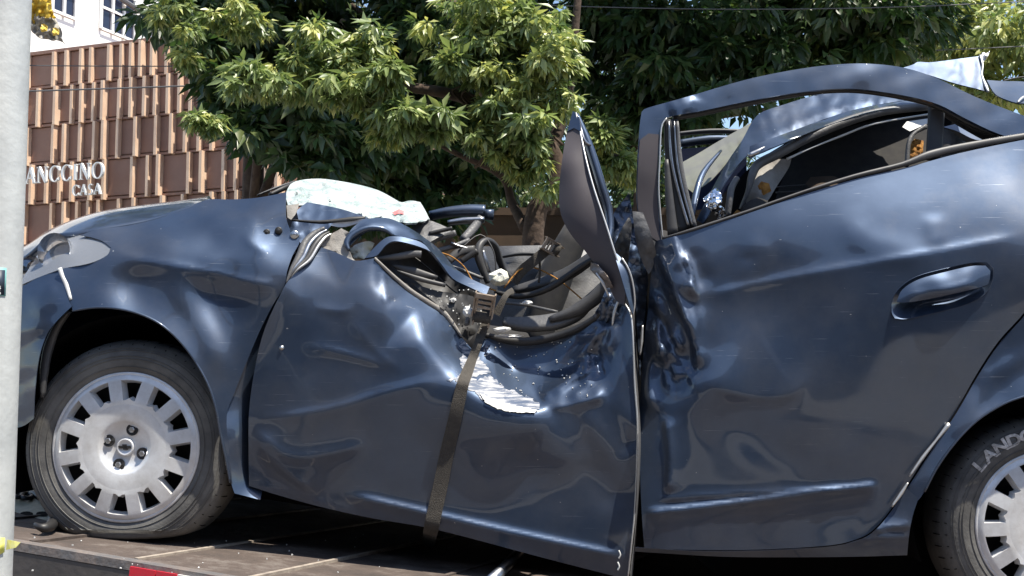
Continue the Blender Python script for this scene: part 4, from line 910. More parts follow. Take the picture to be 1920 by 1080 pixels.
for pts, m, wd in (([(800, 452, .30), (830, 445, .30), (855, 436, .30)], 'greytrim', 6), ([(805, 438, .28), (830, 432, .28), (848, 428, .28)], 'black', 4), ([(818, 470, .3), (850, 462, .32), (880, 450, .34)], 'greytrim', 5),
                   ([(845, 455, .31), (862, 462, .31), (885, 468, .32)], 'steel', 2.5), ([(840, 490, .3), (862, 472, .31), (890, 468, .32)], 'darktrim', 9), ([(848, 500, .28), (870, 508, .28), (905, 522, .28)], 'greytrim', 3.5), ([(865, 490, .3), (880, 480, .3), (895, 470, .3)], 'black', 6)):
    band('broken_trim', pts, M[m], car, wd, .008, seg=8)
# steering column, wheel rim (bent) and hub
stw = band('steering_wheel', [(915, 530, .34), (905, 505, .33), (897, 480, .32), (900, 460, .33), (913, 452, .36), (928, 462, .40), (937, 488, .44), (948, 512, .47), (966, 525, .50)], M['darktrim'], car, [6, 8, 9, 8, 8, 8, 8, 7, 6], .016, seg=12, power=2)
band('spoke', [(905, 470, .345), (910, 490, .34), (916, 510, .35)], M['steel'], stw, [4, 6, 5], .008)
# far pieces of the A pillar standing up behind
fp = band('far_a_pillar', [(806, 405, .95), (840, 398, .95), (880, 394, .95), (910, 395, .95)], pt, car, [7, 12, 15, 16], .02, seg=12, power=2.2, up=(0, -.7, .7))
band('far_a_pillar', [(905, 402, 1.0), (926, 403, 1.0)], pt, car, [12, 14], .02, seg=12)
band('far_a_pillar', [(840, 418, .9), (870, 414, .9), (908, 412, .9)], M['steel'], car, [6, 8, 7], .02)
band('far_a_pillar', [(868, 450, .85), (888, 428, .88), (902, 408, .9)], M['greytrim'], car, [10, 11, 9], .012)
# far door trim seen across the cabin
panel('far_door_trim', [(900, 462), (1120, 458), (1250, 456), (1250, 640), (900, 640)], [(900, 462, 1.55), (1120, 458, 1.55), (1250, 640, 1.5), (900, 640, 1.5), (1050, 480, 1.50), (1050, 520, 1.46)], M['greytrim'], car, step=14,
      creases=[([(940, 485), (1000, 476), (1080, 488), (1140, 484)], .03, 8, 'ridge', .1), ([(930, 520), (1010, 505), (1100, 515)], .03, 10, 'ridge', .1)])
band('far_door_handle', [(935, 483, 1.44), (980, 476, 1.42), (1030, 480, 1.42), (1075, 492, 1.44)], M['darktrim'], car, [3, 5, 5, 3], .02)
# seats
def seat(u, v, D, hgt, name='seat'):
    b = C(u, v, D); t = empty(name); t.parent = car; t.location = b - car.location
    mb = MB().sweep([b + Vector((.0, 0, 0)), b + Vector((.06, 0, hgt * .5)), b + Vector((.16, 0, hgt))], [.05, .07, .05], [.24, .23, .20], seg=16, up=Vector((0, 1, 0)), power=4)
    mb.build('backrest', M['seat'], t, smooth=True)
    MB().sweep([b + Vector((-.45, 0, .05)), b + Vector((-.2, 0, .02)), b + Vector((.03, 0, .0))], [.07, .08, .07], [.24, .25, .24], seg=16, up=Vector((0, 1, 0)), power=4).build('cushion', M['seat'], t, smooth=True)
seat(1160, 700, .55, .42); seat(1000, 660, 1.25, .45)
# bench seat and dark cabin behind the rear window
panel('rear_seat', [(1440, 420), (1470, 330), (1520, 262), (1640, 226), (1745, 214), (1748, 330), (1600, 380), (1500, 410)], [(1440, 420, .52), (1520, 262, .60), (1640, 226, .62), (1745, 214, .62), (1748, 330, .50), (1500, 410, .48), (1600, 310, .52)], M['seat'], car, step=12, thick=.05)
backing('rear_bulkhead', [(1290, 470), (1300, 420), (1420, 300), (1520, 240), (1640, 205), (1760, 190), (1900, 262), (1900, 420), (1300, 520)], 1.0)
for v0, v1 in ((351, 344), (361, 356)): band('seat_rail', [(1455, v0, .46), (1500, (v0 + v1) / 2, .46), (1570, v1 - 2, .46)], M['greytrim'], car, 1.5, .004)
panel('orange_padding', [(1510, 345), (1520, 332), (1560, 330), (1575, 336), (1570, 350), (1530, 356)], [(1510, 345, .45), (1560, 330, .46), (1570, 350, .44), (1540, 345, .42)], M['gate'], car, step=6)
# --- roof peeled back: skin, rail, headliner roll
roof = panel('roof', [(1340, 345), (1366, 300), (1392, 262), (1420, 216), (1470, 196), (1530, 178), (1600, 160), (1690, 160), (1745, 190), (1700, 188), (1600, 206), (1500, 240), (1430, 268), (1400, 292), (1370, 326), (1345, 365), (1330, 400), (1318, 420), (1306, 412)],
      [(1306, 412, .22), (1340, 345, .30), (1392, 262, .38), (1420, 216, .44), (1530, 178, .47), (1690, 160, .50), (1745, 190, .42), (1600, 206, .38), (1500, 240, .34), (1400, 292, .28), (1345, 365, .22), (1318, 420, .20), (1480, 220, .39)], pt, car, step=7, crumple=.006, nsc=110, thick=.004,
      creases=[([(1330, 400), (1380, 310), (1430, 262), (1560, 205), (1700, 180)], .012, 7, 'ridge', .1), ([(1320, 395), (1370, 305), (1410, 255)], .010, 5, 'ridge', .2)])
# the rest of the roof towards the far side
vs = [C(1420, 216, .44), C(1530, 178, .47), C(1690, 160, .50), C(1800, 190, .6), C(1430, 219, 1.1), C(1540, 182, 1.2), C(1690, 165, 1.25), C(1800, 195, 1.2), C(1400, 250, 1.5), C(1520, 230, 1.6), C(1680, 215, 1.62), C(1800, 220, 1.6)]
MB().add(vs, [(i * 4 + j, i * 4 + j + 1, i * 4 + j + 5, i * 4 + j + 4) for i in range(2) for j in range(3)]).build('roof_far_half', pt, roof, smooth=True)
panel('roof_glass_sheet', [(1276, 306), (1310, 287), (1345, 266), (1385, 243), (1412, 228), (1392, 262), (1366, 300), (1335, 336), (1300, 362), (1283, 345)], [(1276, 306, .60), (1412, 228, .66), (1366, 300, .48), (1300, 362, .38), (1283, 345, .48), (1340, 295, .55)], M['sheetglass'], roof, step=8, crumple=.006)
panel('roof_rail', [(1404, 296), (1406, 274), (1440, 262), (1500, 240), (1600, 206), (1690, 190), (1745, 186), (1745, 200), (1650, 206), (1550, 236), (1470, 268), (1420, 290), (1408, 298)], [(1404, 296, .24), (1406, 274, .25), (1500, 240, .33), (1600, 206, .37), (1745, 186, .42), (1745, 200, .38), (1550, 236, .31), (1420, 290, .22), (1500, 256, .26)], pt, roof, step=6,
      creases=[([(1406, 290), (1450, 274), (1540, 242), (1700, 200)], .014, 9, 'ridge', .08)])
band('rail_lip', [(1404, 292, .215), (1430, 281, .22), (1460, 270, .235), (1500, 256, .25)], M['steel'], roof, [5, 6, 4, 1.5], .008)  # steel-bright strip paints in the lit lower edge of the rail
band('headliner_roll', [(1388, 392, .25), (1402, 360, .24), (1410, 330, .24), (1422, 308, .25), (1460, 288, .27), (1520, 256, .30), (1590, 227, .33), (1660, 208, .36), (1740, 200, .38)], M['greytrim'], roof, [3, 5, 8, 10, 10, 10, 10, 9, 8], .016, seg=12, power=2)
band('torn_headliner', [(1476, 298, .28), (1520, 278, .30), (1580, 254, .33), (1640, 232, .35), (1742, 214, .38)], M['white'], roof, [3, 1.5, 2.5, 2, 2], .004, seg=6)
panel('pillar_trim', [(1395, 392), (1408, 350), (1418, 318), (1450, 300), (1484, 298), (1478, 316), (1456, 350), (1438, 378), (1420, 384), (1404, 396)], [(1395, 392, .30), (1418, 318, .31), (1484, 298, .33), (1456, 350, .31), (1404, 396, .29), (1430, 345, .27)], M['fabric'], car, step=6, crumple=.004)
panel('orange_padding', [(1416, 350), (1428, 340), (1442, 344), (1446, 358), (1432, 366), (1418, 360)], [(1416, 350, .275), (1442, 344, .275), (1432, 366, .27), (1430, 352, .262)], M['orange'], car, step=4, crumple=.006, nsc=14)
panel('rear_seat', [(1385, 400), (1400, 380), (1420, 370), (1440, 376), (1436, 400), (1400, 412)], [(1385, 400, .24), (1420, 370, .24), (1436, 400, .23), (1410, 390, .21)], M['seat'], car, step=6)
panel('orange_padding', [(1372, 404), (1382, 393), (1390, 398), (1380, 408)], [(1372, 404, .22), (1382, 393, .22), (1390, 398, .22), (1380, 408, .22)], M['orange'], car, step=4)
band('grey_hose', [(1364, 404, .20), (1368, 375, .20), (1372, 352, .21), (1382, 334, .22)], M['greytrim'], car, [6, 7, 7, 6], .012, power=2)
panel('crumpled_foil', [(1318, 372), (1330, 362), (1342, 352), (1352, 362), (1354, 385), (1362, 402), (1348, 412), (1338, 400), (1326, 388)], [(1318, 372, .18), (1342, 352, .2), (1362, 402, .17), (1338, 400, .16), (1338, 380, .14)], M['chrome'], car, step=3.2, crumple=.016, nsc=16, seed=4)
band('roof_strut', [(1296, 420, .2), (1304, 370, .24), (1318, 325, .3), (1350, 285, .4)], pt, car, [4, 7, 6, 3], .01)
# far side window frame through the near one
band('far_window_frame', [(1265, 252, 1.45), (1330, 246, 1.45), (1390, 247, 1.45)], M['darktrim'], car, [5, 6, 6], .02)
band('far_window_frame', [(1270, 270, 1.5), (1330, 262, 1.5), (1385, 262, 1.5)], pt, car, [10, 12, 10], .02)
panel('far_window_glass', [(1265, 280), (1400, 270), (1400, 380), (1265, 400)], [(0, 0, 1.55)], M['glassdark'], car, step=30, smooth=False)
# rear pillar trims
panel('rear_pillar_trim', [(1692, 238), (1700, 228), (1740, 222), (1742, 230), (1706, 246)], [(1692, 238, .34), (1740, 222, .36), (1706, 246, .33), (1742, 230, .35)], M['white'], car, step=5)
panel('orange_padding', [(1706, 300), (1708, 270), (1716, 260), (1732, 264), (1730, 290), (1712, 300)], [(1706, 300, .30), (1716, 260, .31), (1732, 264, .31), (1712, 300, .29)], M['orange'], car, step=4, crumple=.006, nsc=14)
band('rear_pillar_trim', [(1700, 312, .27), (1703, 272, .28), (1712, 252, .29), (1736, 236, .30)], M['greytrim'], car, [4, 4, 4, 4], .008)
panel('rear_pillar_trim', [(1766, 240), (1780, 244), (1800, 258), (1818, 272), (1800, 290), (1764, 296)], [(1766, 240, .26), (1818, 272, .26), (1764, 296, .24), (1790, 265, .23)], M['greytrim'], car, step=6)
panel('rear_glass_shard', [(1768, 238), (1812, 230), (1840, 246), (1872, 262), (1830, 262), (1795, 246)], [(1768, 238, .40), (1812, 230, .42), (1872, 262, .36), (1795, 246, .38)], pt, car, step=6)
band('c_pillar', [(1760, 200, .24), (1800, 224, .23), (1850, 252, .22), (1900, 272, .21)], M['black'], car, [8, 12, 12, 8], .02)
# roof skin torn open at the back
panel('torn_roof_skin', [(1690, 128), (1712, 121), (1722, 116), (1742, 117), (1770, 114), (1800, 110), (1838, 105), (1842, 118), (1840, 140), (1846, 160), (1852, 172), (1830, 166), (1790, 156), (1740, 140)],
      [(1690, 128, .33), (1722, 116, .36), (1838, 105, .39), (1852, 172, .30), (1790, 156, .30), (1740, 140, .32), (1800, 130, .345)], pt, roof, step=5, crumple=.002, nsc=80, thick=.003)
band('torn_strip', [(1838, 104, .385), (1842, 122, .36), (1841, 142, .34), (1848, 160, .31), (1853, 172, .29)], M['edge'], roof, [3, 2, 2, 4, 2], .004, seg=6)
panel('torn_strip', [(1838, 108), (1842, 98), (1850, 100), (1856, 95), (1852, 106), (1844, 116)], [(1838, 108, .38), (1850, 98, .385), (1844, 116, .37), (1856, 95, .385)], M['edge'], roof, step=4, crumple=.01, nsc=14)
panel('boot_skin', [(1850, 150), (1880, 152), (1930, 154), (2010, 170), (2080, 205), (2060, 235), (1980, 225), (1925, 196), (1912, 194), (1890, 188), (1866, 176)],
      [(1850, 150, .46), (1930, 154, .47), (2080, 205, .45), (2060, 235, .30), (1980, 225, .28), (1912, 194, .32), (1866, 176, .39), (1950, 185, .37)], pt, roof, step=7, thick=.004)
band('torn_strip', [(1908, 192, .31), (1916, 184, .33), (1928, 178, .36)], M['edge'], roof, [2, 3, 2], .004, seg=6)
band('cable', [(1880, 152, .7), (1905, 146, .72), (1940, 142, .74)], M['black'], roof, 1.5, .003)

# ================================================================== STRAP AND LOOSE THINGS ON THE CAR
st = empty('cargo_strap', C(850, 800, -.02)); tag(st, 'brown webbing ratchet strap pulled down over the caved-in front door', 'strap')
def dD(u, v): return float(door_D(np.array([[u, v]], float))[0])
sp_pts = [(912, 606, .14, 9), (903, 626, .125, 9), (896, 645, .09, 8), (886, 672, dD(886, 672) - .02, 9), (876, 698, dD(876, 698) - .02, 11), (869, 716, -.024, 11.5), (864, 735, dD(864, 735) - .012, 12), (858, 762, dD(858, 762) - .010, 12.5), (852, 790, dD(852, 790) - .008, 13), (845, 820, dD(845, 820) - .008, 13.2), (838, 850, dD(838, 850) - .008, 13.5), (831, 885, dD(831, 885) - .008, 13.8), (824, 920, dD(824, 920) - .008, 14), (816, 955, dD(816, 955) - .008, 14.2), (810, 984, dD(810, 984) - .006, 14.5), (806, 1002, .05, 14)]
MB().sweep([C(u, v, D) for u, v, D, w_ in sp_pts], [w_ / 680 for *_, w_ in sp_pts], [.0016] * len(sp_pts), seg=8, power=6, smooth=4).build('webbing', M['strap'], st, autosm=50)
e0 = C(806, 1002, .05); e1_ = dk(800, 1030, .003) + Vector((0, .1, 0))
MB().sweep([e0, e0.lerp(e1_, .5), e1_], .02, .0016, seg=8, power=6).build('webbing', M['strap'], st, autosm=50)
def ratchet(c, ang, s, parent):
    m = Matrix.Rotation(ang, 3, 'Y') @ Matrix.Rotation(R(15), 3, 'X')
    rt = empty('ratchet'); rt.parent = parent; rt.location = Vector(c) - parent.location
    B = lambda o, x, y, z, nm, mm: MB().box(Vector(c) + m @ (Vector(o) * s), x * s, y * s, z * s, m).build(nm, M[mm], rt)
    B((-.022, 0, 0), .004, .05, .085, 'side_plate', 'rust'); B((.022, 0, 0), .004, .05, .085, 'side_plate', 'rust')
    B((-.028, -.012, .018), .004, .035, .07, 'side_plate', 'rust'); B((.028, -.012, .018), .004, .035, .07, 'side_plate', 'rust')
    ax_ = m @ Vector((1, 0, 0)); cc = Vector(c) + m @ Vector((0, -.012, -.018)) * s
    MB().sweep([cc - ax_ * .026 * s, cc + ax_ * .026 * s], .017 * s, seg=12, smooth=1).build('spindle', M['strap'], rt, smooth=True)
    for z in (.012, .026, .040): B((0, -.02, z), .05, .008, .007, 'cross_bar', 'rust')
    B((0, -.028, .046), .052, .018, .012, 'handle', 'rust')
ratchet(C(906, 582, .10), R(10), 1.0, st)
ratchet(C(1036, 465, .30), R(-62), .68, st)
MB().sweep([C(962, 530, .30), C(978, 508, .30), C(1000, 490, .29), C(1024, 470, .30)], .016, .002, seg=8, power=6).build('webbing', M['strap'], st, autosm=50)
MB().sweep([C(930, 590, .11), C(940, 570, .11), C(950, 552, .12), C(962, 545, .18)], [.012, .010, .008, .01], .003, seg=8, power=5).build('webbing', M['strap'], st, autosm=50)
MB().sweep([C(1012, 490, .30), C(1012, 515, .30), C(1010, 530, .30)], .004, .003, seg=6).build('webbing', M['strap'], st, smooth=True)
def chunk(name, u, v, D, ru, rv, m, label, cat, seed, dm=.02):
    rg = random.Random(seed); c = C(u, v, D); vs = []; n = 9
    for ring, (k, d) in enumerate(((.55, -dm), (1., -dm * .3), (.9, dm * .6))):
        for i in range(n):
            t = 2 * math.pi * i / n; j = rg.uniform(.75, 1.2)
            vs.append(c + Vector((math.cos(t) * ru * k * j / 680, d + rg.uniform(-.003, .003), math.sin(t) * rv * k * j / 680)))
    fs = [(r * n + i, r * n + (i + 1) % n, (r + 1) * n + (i + 1) % n, (r + 1) * n + i) for r in (0, 1) for i in range(n)] + [tuple(range(n)), tuple(range(2 * n, 3 * n))]
    o = MB().add(vs, fs).build(name, M[m]); tag(o, label, cat); return o
chunk('foam_block', 936, 521, .24, 20, 17, 'foam', 'torn cream foam block beside the bent steering wheel', 'foam', 3, .03)
chunk('plastic_shard', 878, 585, .10, 11, 11, 'white', 'largest white plastic shard left of the ratchet buckle', 'debris', 4, .012)
chunk('plastic_shard', 876, 603, .10, 6, 9, 'greytrim', 'grey plastic shard hanging below the white shard by the ratchet', 'debris', 5, .01)
chunk('plastic_shard', 849, 563, .13, 7, 4.5, 'white', 'tiny white diamond shard behind the door window lip', 'debris', 6, .008)
chunk('plastic_shard', 940, 618, .11, 19, 5, 'white', 'long white shard lying under the ratchet on the dent edge', 'debris', 7, .012)
chunk('plastic_shard', 953, 630, .12, 30, 4, 'edge', 'thin torn silver strip along the rim of the door dent', 'debris', 8, .008)
chunk('plastic_shard', 989, 568, .20, 11, 5, 'white', 'white triangular shard on the bent inner rod', 'debris', 9, .01)
chunk('plastic_shard', 893, 600, .10, 3.5, 4, 'white', 'speck of white debris right of the largest shard', 'debris', 10, .006)

# glass crumbs scattered over the dent, dash and deck
cm = MB(); rgc = random.Random(2)
def crumb(p, k=1.):
    m_ = Matrix.Rotation(rgc.uniform(0, 3), 3, Vector((rgc.random(), rgc.random(), rgc.random())).normalized()); sz = rgc.uniform(.0016, .0038) * k
    cm.box(p, sz, sz * rgc.uniform(.6, 1), sz * rgc.uniform(.6, 1.2), m_)
for _ in range(70):
    u, v = rgc.uniform(905, 1110), rgc.uniform(640, 745); crumb(C(u, v, dD(u, v) - .003))
for _ in range(60): u, v = rgc.uniform(780, 905), rgc.uniform(540, 620); crumb(C(u, v, .115 + rgc.uniform(0, .01)))
for _ in range(26): u, v = rgc.uniform(60, 800), rgc.uniform(1000, 1076); crumb(dk(u, v, .007))
tag(cm.build('glass_crumbs', M['white']), 'pale crumbs of broken safety glass strewn over dent and deck', 'glass crumbs', kind='stuff')
for i_, pts in enumerate(([(800, 470, .27), (840, 478, .26), (870, 500, .27), (890, 530, .25), (930, 545, .24)], [(760, 470, .2), (800, 500, .2), (850, 545, .19), (880, 560, .18)], [(945, 540, .28), (985, 500, .3), (1040, 520, .3), (1090, 560, .22)], [(860, 470, .3), (900, 440, .34), (925, 470, .33), (930, 510, .32)])):
    band('wiring', pts, M['wheelsteel'] if i_ % 2 else M['orange'], car, 1.6, .0024, seg=6)
# ================================================================== POLE WITH STICKER, YELLOW PLASTIC
PY = 2.2; pr = .055; pc = P(57, 0, PY).x - pr * 1.02
pole = empty('street_pole', (pc, PY, 0)); tag(pole, 'pale galvanised steel street pole standing beside the truck bed', 'pole')
MB().lathe([(pr, 0), (pr, .5), (pr, 1.5), (pr, 3), (pr, 6.5)], (pc, PY, 0), Vector((0, 0, 1)), 48).build('shaft', M['pole'], pole, smooth=True)
MB().lathe([(.12, 0.004), (.12, .02), (pr + .002, .021)], (pc, PY, 0), Vector((0, 0, 1)), 32).build('base_plate', M['pole'], pole)
def on_pole(name, a0, a1, z0, z1, m, parent, off=.0008, zj=None, n=16):
    vs = []
    for i in range(n + 1):
        t = R(a0 + (a1 - a0) * i / n)
        for k, z in enumerate((z0, z1)):
            zz = z + (zj(i / n, k) if zj else 0)
            vs.append((pc + (pr + off) * math.sin(t), PY - (pr + off) * math.cos(t), zz))
    o = MB().add(vs, [(i * 2, i * 2 + 2, i * 2 + 3, i * 2 + 1) for i in range(n)]).build(name, M[m], parent, smooth=True)
    s = o.modifiers.new('t', 'SOLIDIFY'); s.thickness = .0006; s.offset = 1
    return o
zt, zb = P(20, 503, PY - .03).z, P(20, 556, PY - .03).z
stk = on_pole('sticker', -70, 52, zb, zt, 'stickerb', pole)
on_pole('sticker_face', -68, 49, zb + .002, zt - .004, 'sticker', stk, .0018)
def pole_text(body, z, size, aend):
    me = text_mesh(body, size, .0003); xs = [v.co.x for v in me.vertices]; mx = max(xs)
    for v in me.vertices:
        t = R(aend) + (v.co.x - mx) / pr
        v.co = Vector((pc + (pr + .0032 + v.co.z) * math.sin(t), PY - (pr + .0032 + v.co.z) * math.cos(t), z + v.co.y))
    link('lettering', me, M['white'], stk, smooth=False)
hgt = zt - zb
pole_text('ções de', zt - hgt * .36, hgt * .26, 38); pole_text('oleção', zt - hgt * .56, hgt * .26, 36); pole_text('aquinas', zt - hgt * .76, hgt * .24, 42); pole_text('57-0186', zt - hgt * .96, hgt * .26, 42)
z1 = P(20, 1005, PY - .03).z; z2 = P(20, 1033, PY - .03).z
tp = empty('yellow_tape', (pc, PY, z2)); tag(tp, 'frayed yellow tape wrapped around the galvanised pole', 'tape')
on_pole('wrap', -80, 66, z2, z1, 'yellow2', tp, .003, lambda f, k: random.uniform(-.002, .002) - f * .004)
on_pole('wrap', -80, 55, z2 - .022, z2 - .001, 'greysheet', tp, .002, lambda f, k: (1 - k) * f * .012)
q = [P(14, 1012, PY - .06), P(26, 1014, PY - .063), P(39, 1017, PY - .066), P(30, 1027, PY - .066), P(20, 1029, PY - .063), P(12, 1031, PY - .06)]
tf = MB().add(q, [(0, 1, 4, 5), (1, 2, 3, 4)]).build('frayed_end', M['yellow2'], tp); tf.modifiers.new('t', 'SOLIDIFY').thickness = .001
# crumpled yellow sheet hanging behind the pole
def hang(name, outline, m, parent, D, step=6, cr=.02, seed=1):
    return panel(name, outline, [(a, b, D + .0006 * (a - 60) + .0003 * b) for a, b in outline], M[m], parent, step=step, crumple=cr, nsc=34, thick=.002, seed=seed)
ys = empty('yellow_sheet', P(80, 60, 2.35)); tag(ys, 'crumpled yellow and grey plastic sheet hanging behind the pole', 'plastic sheet')
hang('sheet', [(40, -60), (92, -60), (96, 0), (99, 24), (104, 32), (100, 36), (68, 30), (60, 55), (40, 60)], 'yellow', ys, -1.07, 6)
hang('torn_half', [(66, 26), (86, 34), (104, 34), (112, 50), (117, 62), (116, 74), (122, 82), (108, 76), (76, 72), (64, 62), (56, 52)], 'greysheet', ys, -1.075, 5, .015, 3)
for (u, v, r) in ((82, 53, 8), (104, 60, 8)): chunk('spot', u, v, -1.10, r * .62, r * .62, 'yellow', None, None, 5, .004).parent = None
for o in [o for o in bpy.data.objects if o.name.startswith('spot')]: o.parent = ys; o.location = -ys.location

# ================================================================== BROWN FINNED BUILDING
A0 = P(175, 85, 18.0); yw = R(21); tw_ = Vector((math.cos(yw), -math.sin(yw), 0)); nw = Vector((-math.sin(yw), -math.cos(yw), 0))
fb = empty('finned_building', (A0.x, A0.y, 0)); tag(fb, 'brown building clad in staggered sunlit-toned vertical fins', 'building')
def WB(s, z, o=0.): return Vector((A0.x, A0.y, 0)) + tw_ * s + nw * o + Vector((0, 0, z))
def wbox(name, s0, s1, z0, z1, o0, o1, m, parent):
    return MB().hexa([WB(s0, z0, o0), WB(s1, z0, o0), WB(s1, z0, o1), WB(s0, z0, o1), WB(s0, z1, o0), WB(s1, z1, o0), WB(s1, z1, o1), WB(s0, z1, o1)]).build(name, m, parent)
zr = [on_plane(175, v, A0, nw).z for v in (85, 151, 224, 296, 371, 448)]
SE = (on_plane(548, 340, A0, nw) - A0).dot(tw_)
wbox('back_wall', -9, SE, 0, zr[0] - .05, -6, -.02, M['brown'], fb)
wbox('parapet', -9, SE, zr[0] - .05, zr[0], -.3, .04, M['brown'], fb)
rg = random.Random(5)
for k in range(5):
    zt_, zb_ = zr[k], zr[k + 1]
    wbox('row_panel', -9, SE, zb_ + .015, zt_ - .06, -.018, .0 + .01 * (k % 2), M['brown'], fb)
    if k: wbox('ledge', -9, SE, zt_ - .045, zt_ - .012, -.01, .03, M['brown'], fb)
    s = -4.2 + rg.uniform(0, .2)
    while s < SE - .05:
        wbox('fin', s, s + .045, zb_ - .05, zt_ - .05, .005, .105 + rg.uniform(-.03, .03), M['fin'], fb)
        s += rg.choice((.18, .20, .23, .27, .34, .50))
wbox('base_band', -9, SE, zr[5] - .18, zr[5] - .055, .0, .20, M['brown'], fb)
wbox('canopy', -9, SE, zr[5] - .75, zr[5] - .20, .0, .50, M['green'], fb)
# shop sign: serif letters standing proud of the fins
sg = empty('shop_sign', WB(0, zr[3] - .4, .3)); tag(sg, 'white serif shop lettering standing proud of the brown finned facade', 'sign')
def stroke(p, q, w_):
    p = np.array(p, float); q = np.array(q, float); d = (q - p) / np.linalg.norm(q - p); n = np.array([-d[1], d[0]]) * w_ / 2
    return [p - n, q - n, q + n, p + n]
def arc(cx, cy, rx, ry, a0, a1, thick, thin, n=20):
    qs = []
    P_ = []
    for i in range(n + 1):
        t = R(a0 + (a1 - a0) * i / n); wv = thin + (thick - thin) * abs(math.cos(t)) ** 1.5
        P_.append((np.array([cx + rx * math.cos(t), cy + ry * math.sin(t)]), np.array([cx + (rx - wv) * math.cos(t), cy + (ry - wv * .8) * math.sin(t)])))
    for a_, b_ in zip(P_, P_[1:]): qs.append([a_[0], b_[0], b_[1], a_[1]])
    return qs
TK, TN = .17, .07
def glyph(ch):
    S = lambda x, y: stroke((x - .11, y), (x + .11, y), .05)
    if ch == 'A': return [stroke((.06, 0), (.36, 1), TN), stroke((.36, 1), (.68, 0), TK), stroke((.16, .34), (.54, .34), .06), S(.07, .025), S(.68, .025)], .78
    if ch == 'N': return [stroke((.12, 0), (.12, 1), TN), stroke((.12, 1), (.70, 0), TK), stroke((.70, 0), (.70, 1), TN), S(.12, .025), S(.10, .975), S(.70, .975)], .84
    if ch == 'C': return arc(.44, .5, .42, .52, 42, 318, TK, TN) + [stroke((.76, .70), (.76, .95), .06), stroke((.76, .08), (.76, .27), .05)], .82
    if ch == 'O': return arc(.45, .5, .45, .52, 0, 360, TK, TN, 28), .92
    if ch == 'I': return [stroke((.18, 0), (.18, 1), TK), S(.18, .025), S(.18, .975)], .38
    if ch == 'S': return arc(.3, .74, .24, .28, 40, 270, .13, .09) + arc(.3, .25, .26, .28, 90, -140, .15, .09), .6
    if ch == 'R': return [stroke((.16, 0), (.16, 1), TK), S(.16, .025), S(.12, .975)] + arc(.2, .74, .42, .27, -90, 90, TK, TN) + [stroke((.36, .48), (.68, 0), TK)], .76
    if ch == 'F': return [stroke((.16, 0), (.16, 1), TK), S(.16, .025), stroke((.1, .97), (.56, .97), .06), stroke((.16, .52), (.44, .52), .06), stroke((.56, .8), (.56, .98), .05)], .62
def put_word(word, u_end, v_base, h, parent, u_start=None, only_from=0):
    pe = on_plane(u_end, v_base, WB(0, 0, .30), nw); s_e = (pe - Vector((A0.x, A0.y, 0))).dot(tw_); z = pe.z
    gl = [glyph(c) for c in word]; tot = sum(g[1] + .10 for g in gl) * h; x = s_e - tot
    for qs, wd in gl:
        mb = MB()
        for q_ in qs:
            fr = [WB(x + p[0] * h, z + p[1] * h, .335) for p in q_]; bk = [WB(x + p[0] * h, z + p[1] * h, .295) for p in q_]
            mb.hexa(bk + fr)
        mb.build('letter', M['bwhite'], parent); x += (wd + .10) * h
hb = on_plane(195, 305, WB(0, 0, .3), nw).z - on_plane(195, 333, WB(0, 0, .3), nw).z
put_word('FRANCCINO', 199, 334, hb * 1.08, sg); put_word('CASA', 193, 364, hb * .72, sg)

# ================================================================== WHITE BUILDING, WALLS BEHIND
hq = P(60, 40, 21.0); dh = Vector((math.sin(R(22)), math.cos(R(22)), 0)); nh = Vector((math.cos(R(22)), -math.sin(R(22)), 0))
wbd = empty('white_building', (hq.x, hq.y, 0)); tag(wbd, 'white rendered building with gridded dark windows behind the finned facade', 'building')
def HB(s, z, o=0.): return Vector((hq.x, hq.y, 0)) + dh * s + nh * o + Vector((0, 0, z))
def hbox(name, s0, s1, z0, z1, o0, o1, m, parent):
    return MB().hexa([HB(s0, z0, o0), HB(s1, z0, o0), HB(s1, z0, o1), HB(s0, z0, o1), HB(s0, z1, o0), HB(s1, z1, o0), HB(s1, z1, o1), HB(s0, z1, o1)]).build(name, m, parent)
def hs(u, v): p = on_plane(u, v, hq, nh); return (p - Vector((hq.x, hq.y, 0))).dot(dh), p.z
sR, _ = hs(302, 50)
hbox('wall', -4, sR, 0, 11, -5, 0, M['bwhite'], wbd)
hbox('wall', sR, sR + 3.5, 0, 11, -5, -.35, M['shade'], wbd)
for (u0, u1, vt, vb, cols) in ((95, 139, -60, 28, 2), (186, 250, -14, 66, 3)):
    s0_, _ = hs(u0, vb); s1_, zb_ = hs(u1, vb); _, zt_ = hs((u0 + u1) / 2, vt)
    zb_ = hs((u0 + u1) / 2, vb)[1]
    wn = hbox('window', s0_, s1_, zb_, zt_, .002, .012, M['glassdark'], wbd)
    for i in range(cols + 1):
        sx = s0_ + (s1_ - s0_) * i / cols; hbox('mullion', sx - .03, sx + .03, zb_, zt_, .013, .05, M['bwhite'], wn)
    for i in range(3):
        zz = zb_ + (zt_ - zb_) * i / 2; hbox('transom', s0_, s1_, zz - .025, zz + .025, .052, .06, M['bwhite'], wn)
ea = on_plane(215, -2, hq, nh); eb = on_plane(305, 54, hq, nh)
MB().sweep([ea + nh * .12, eb + nh * .12], .05, seg=8, smooth=1).build('gutter', M['wire'], wbd)
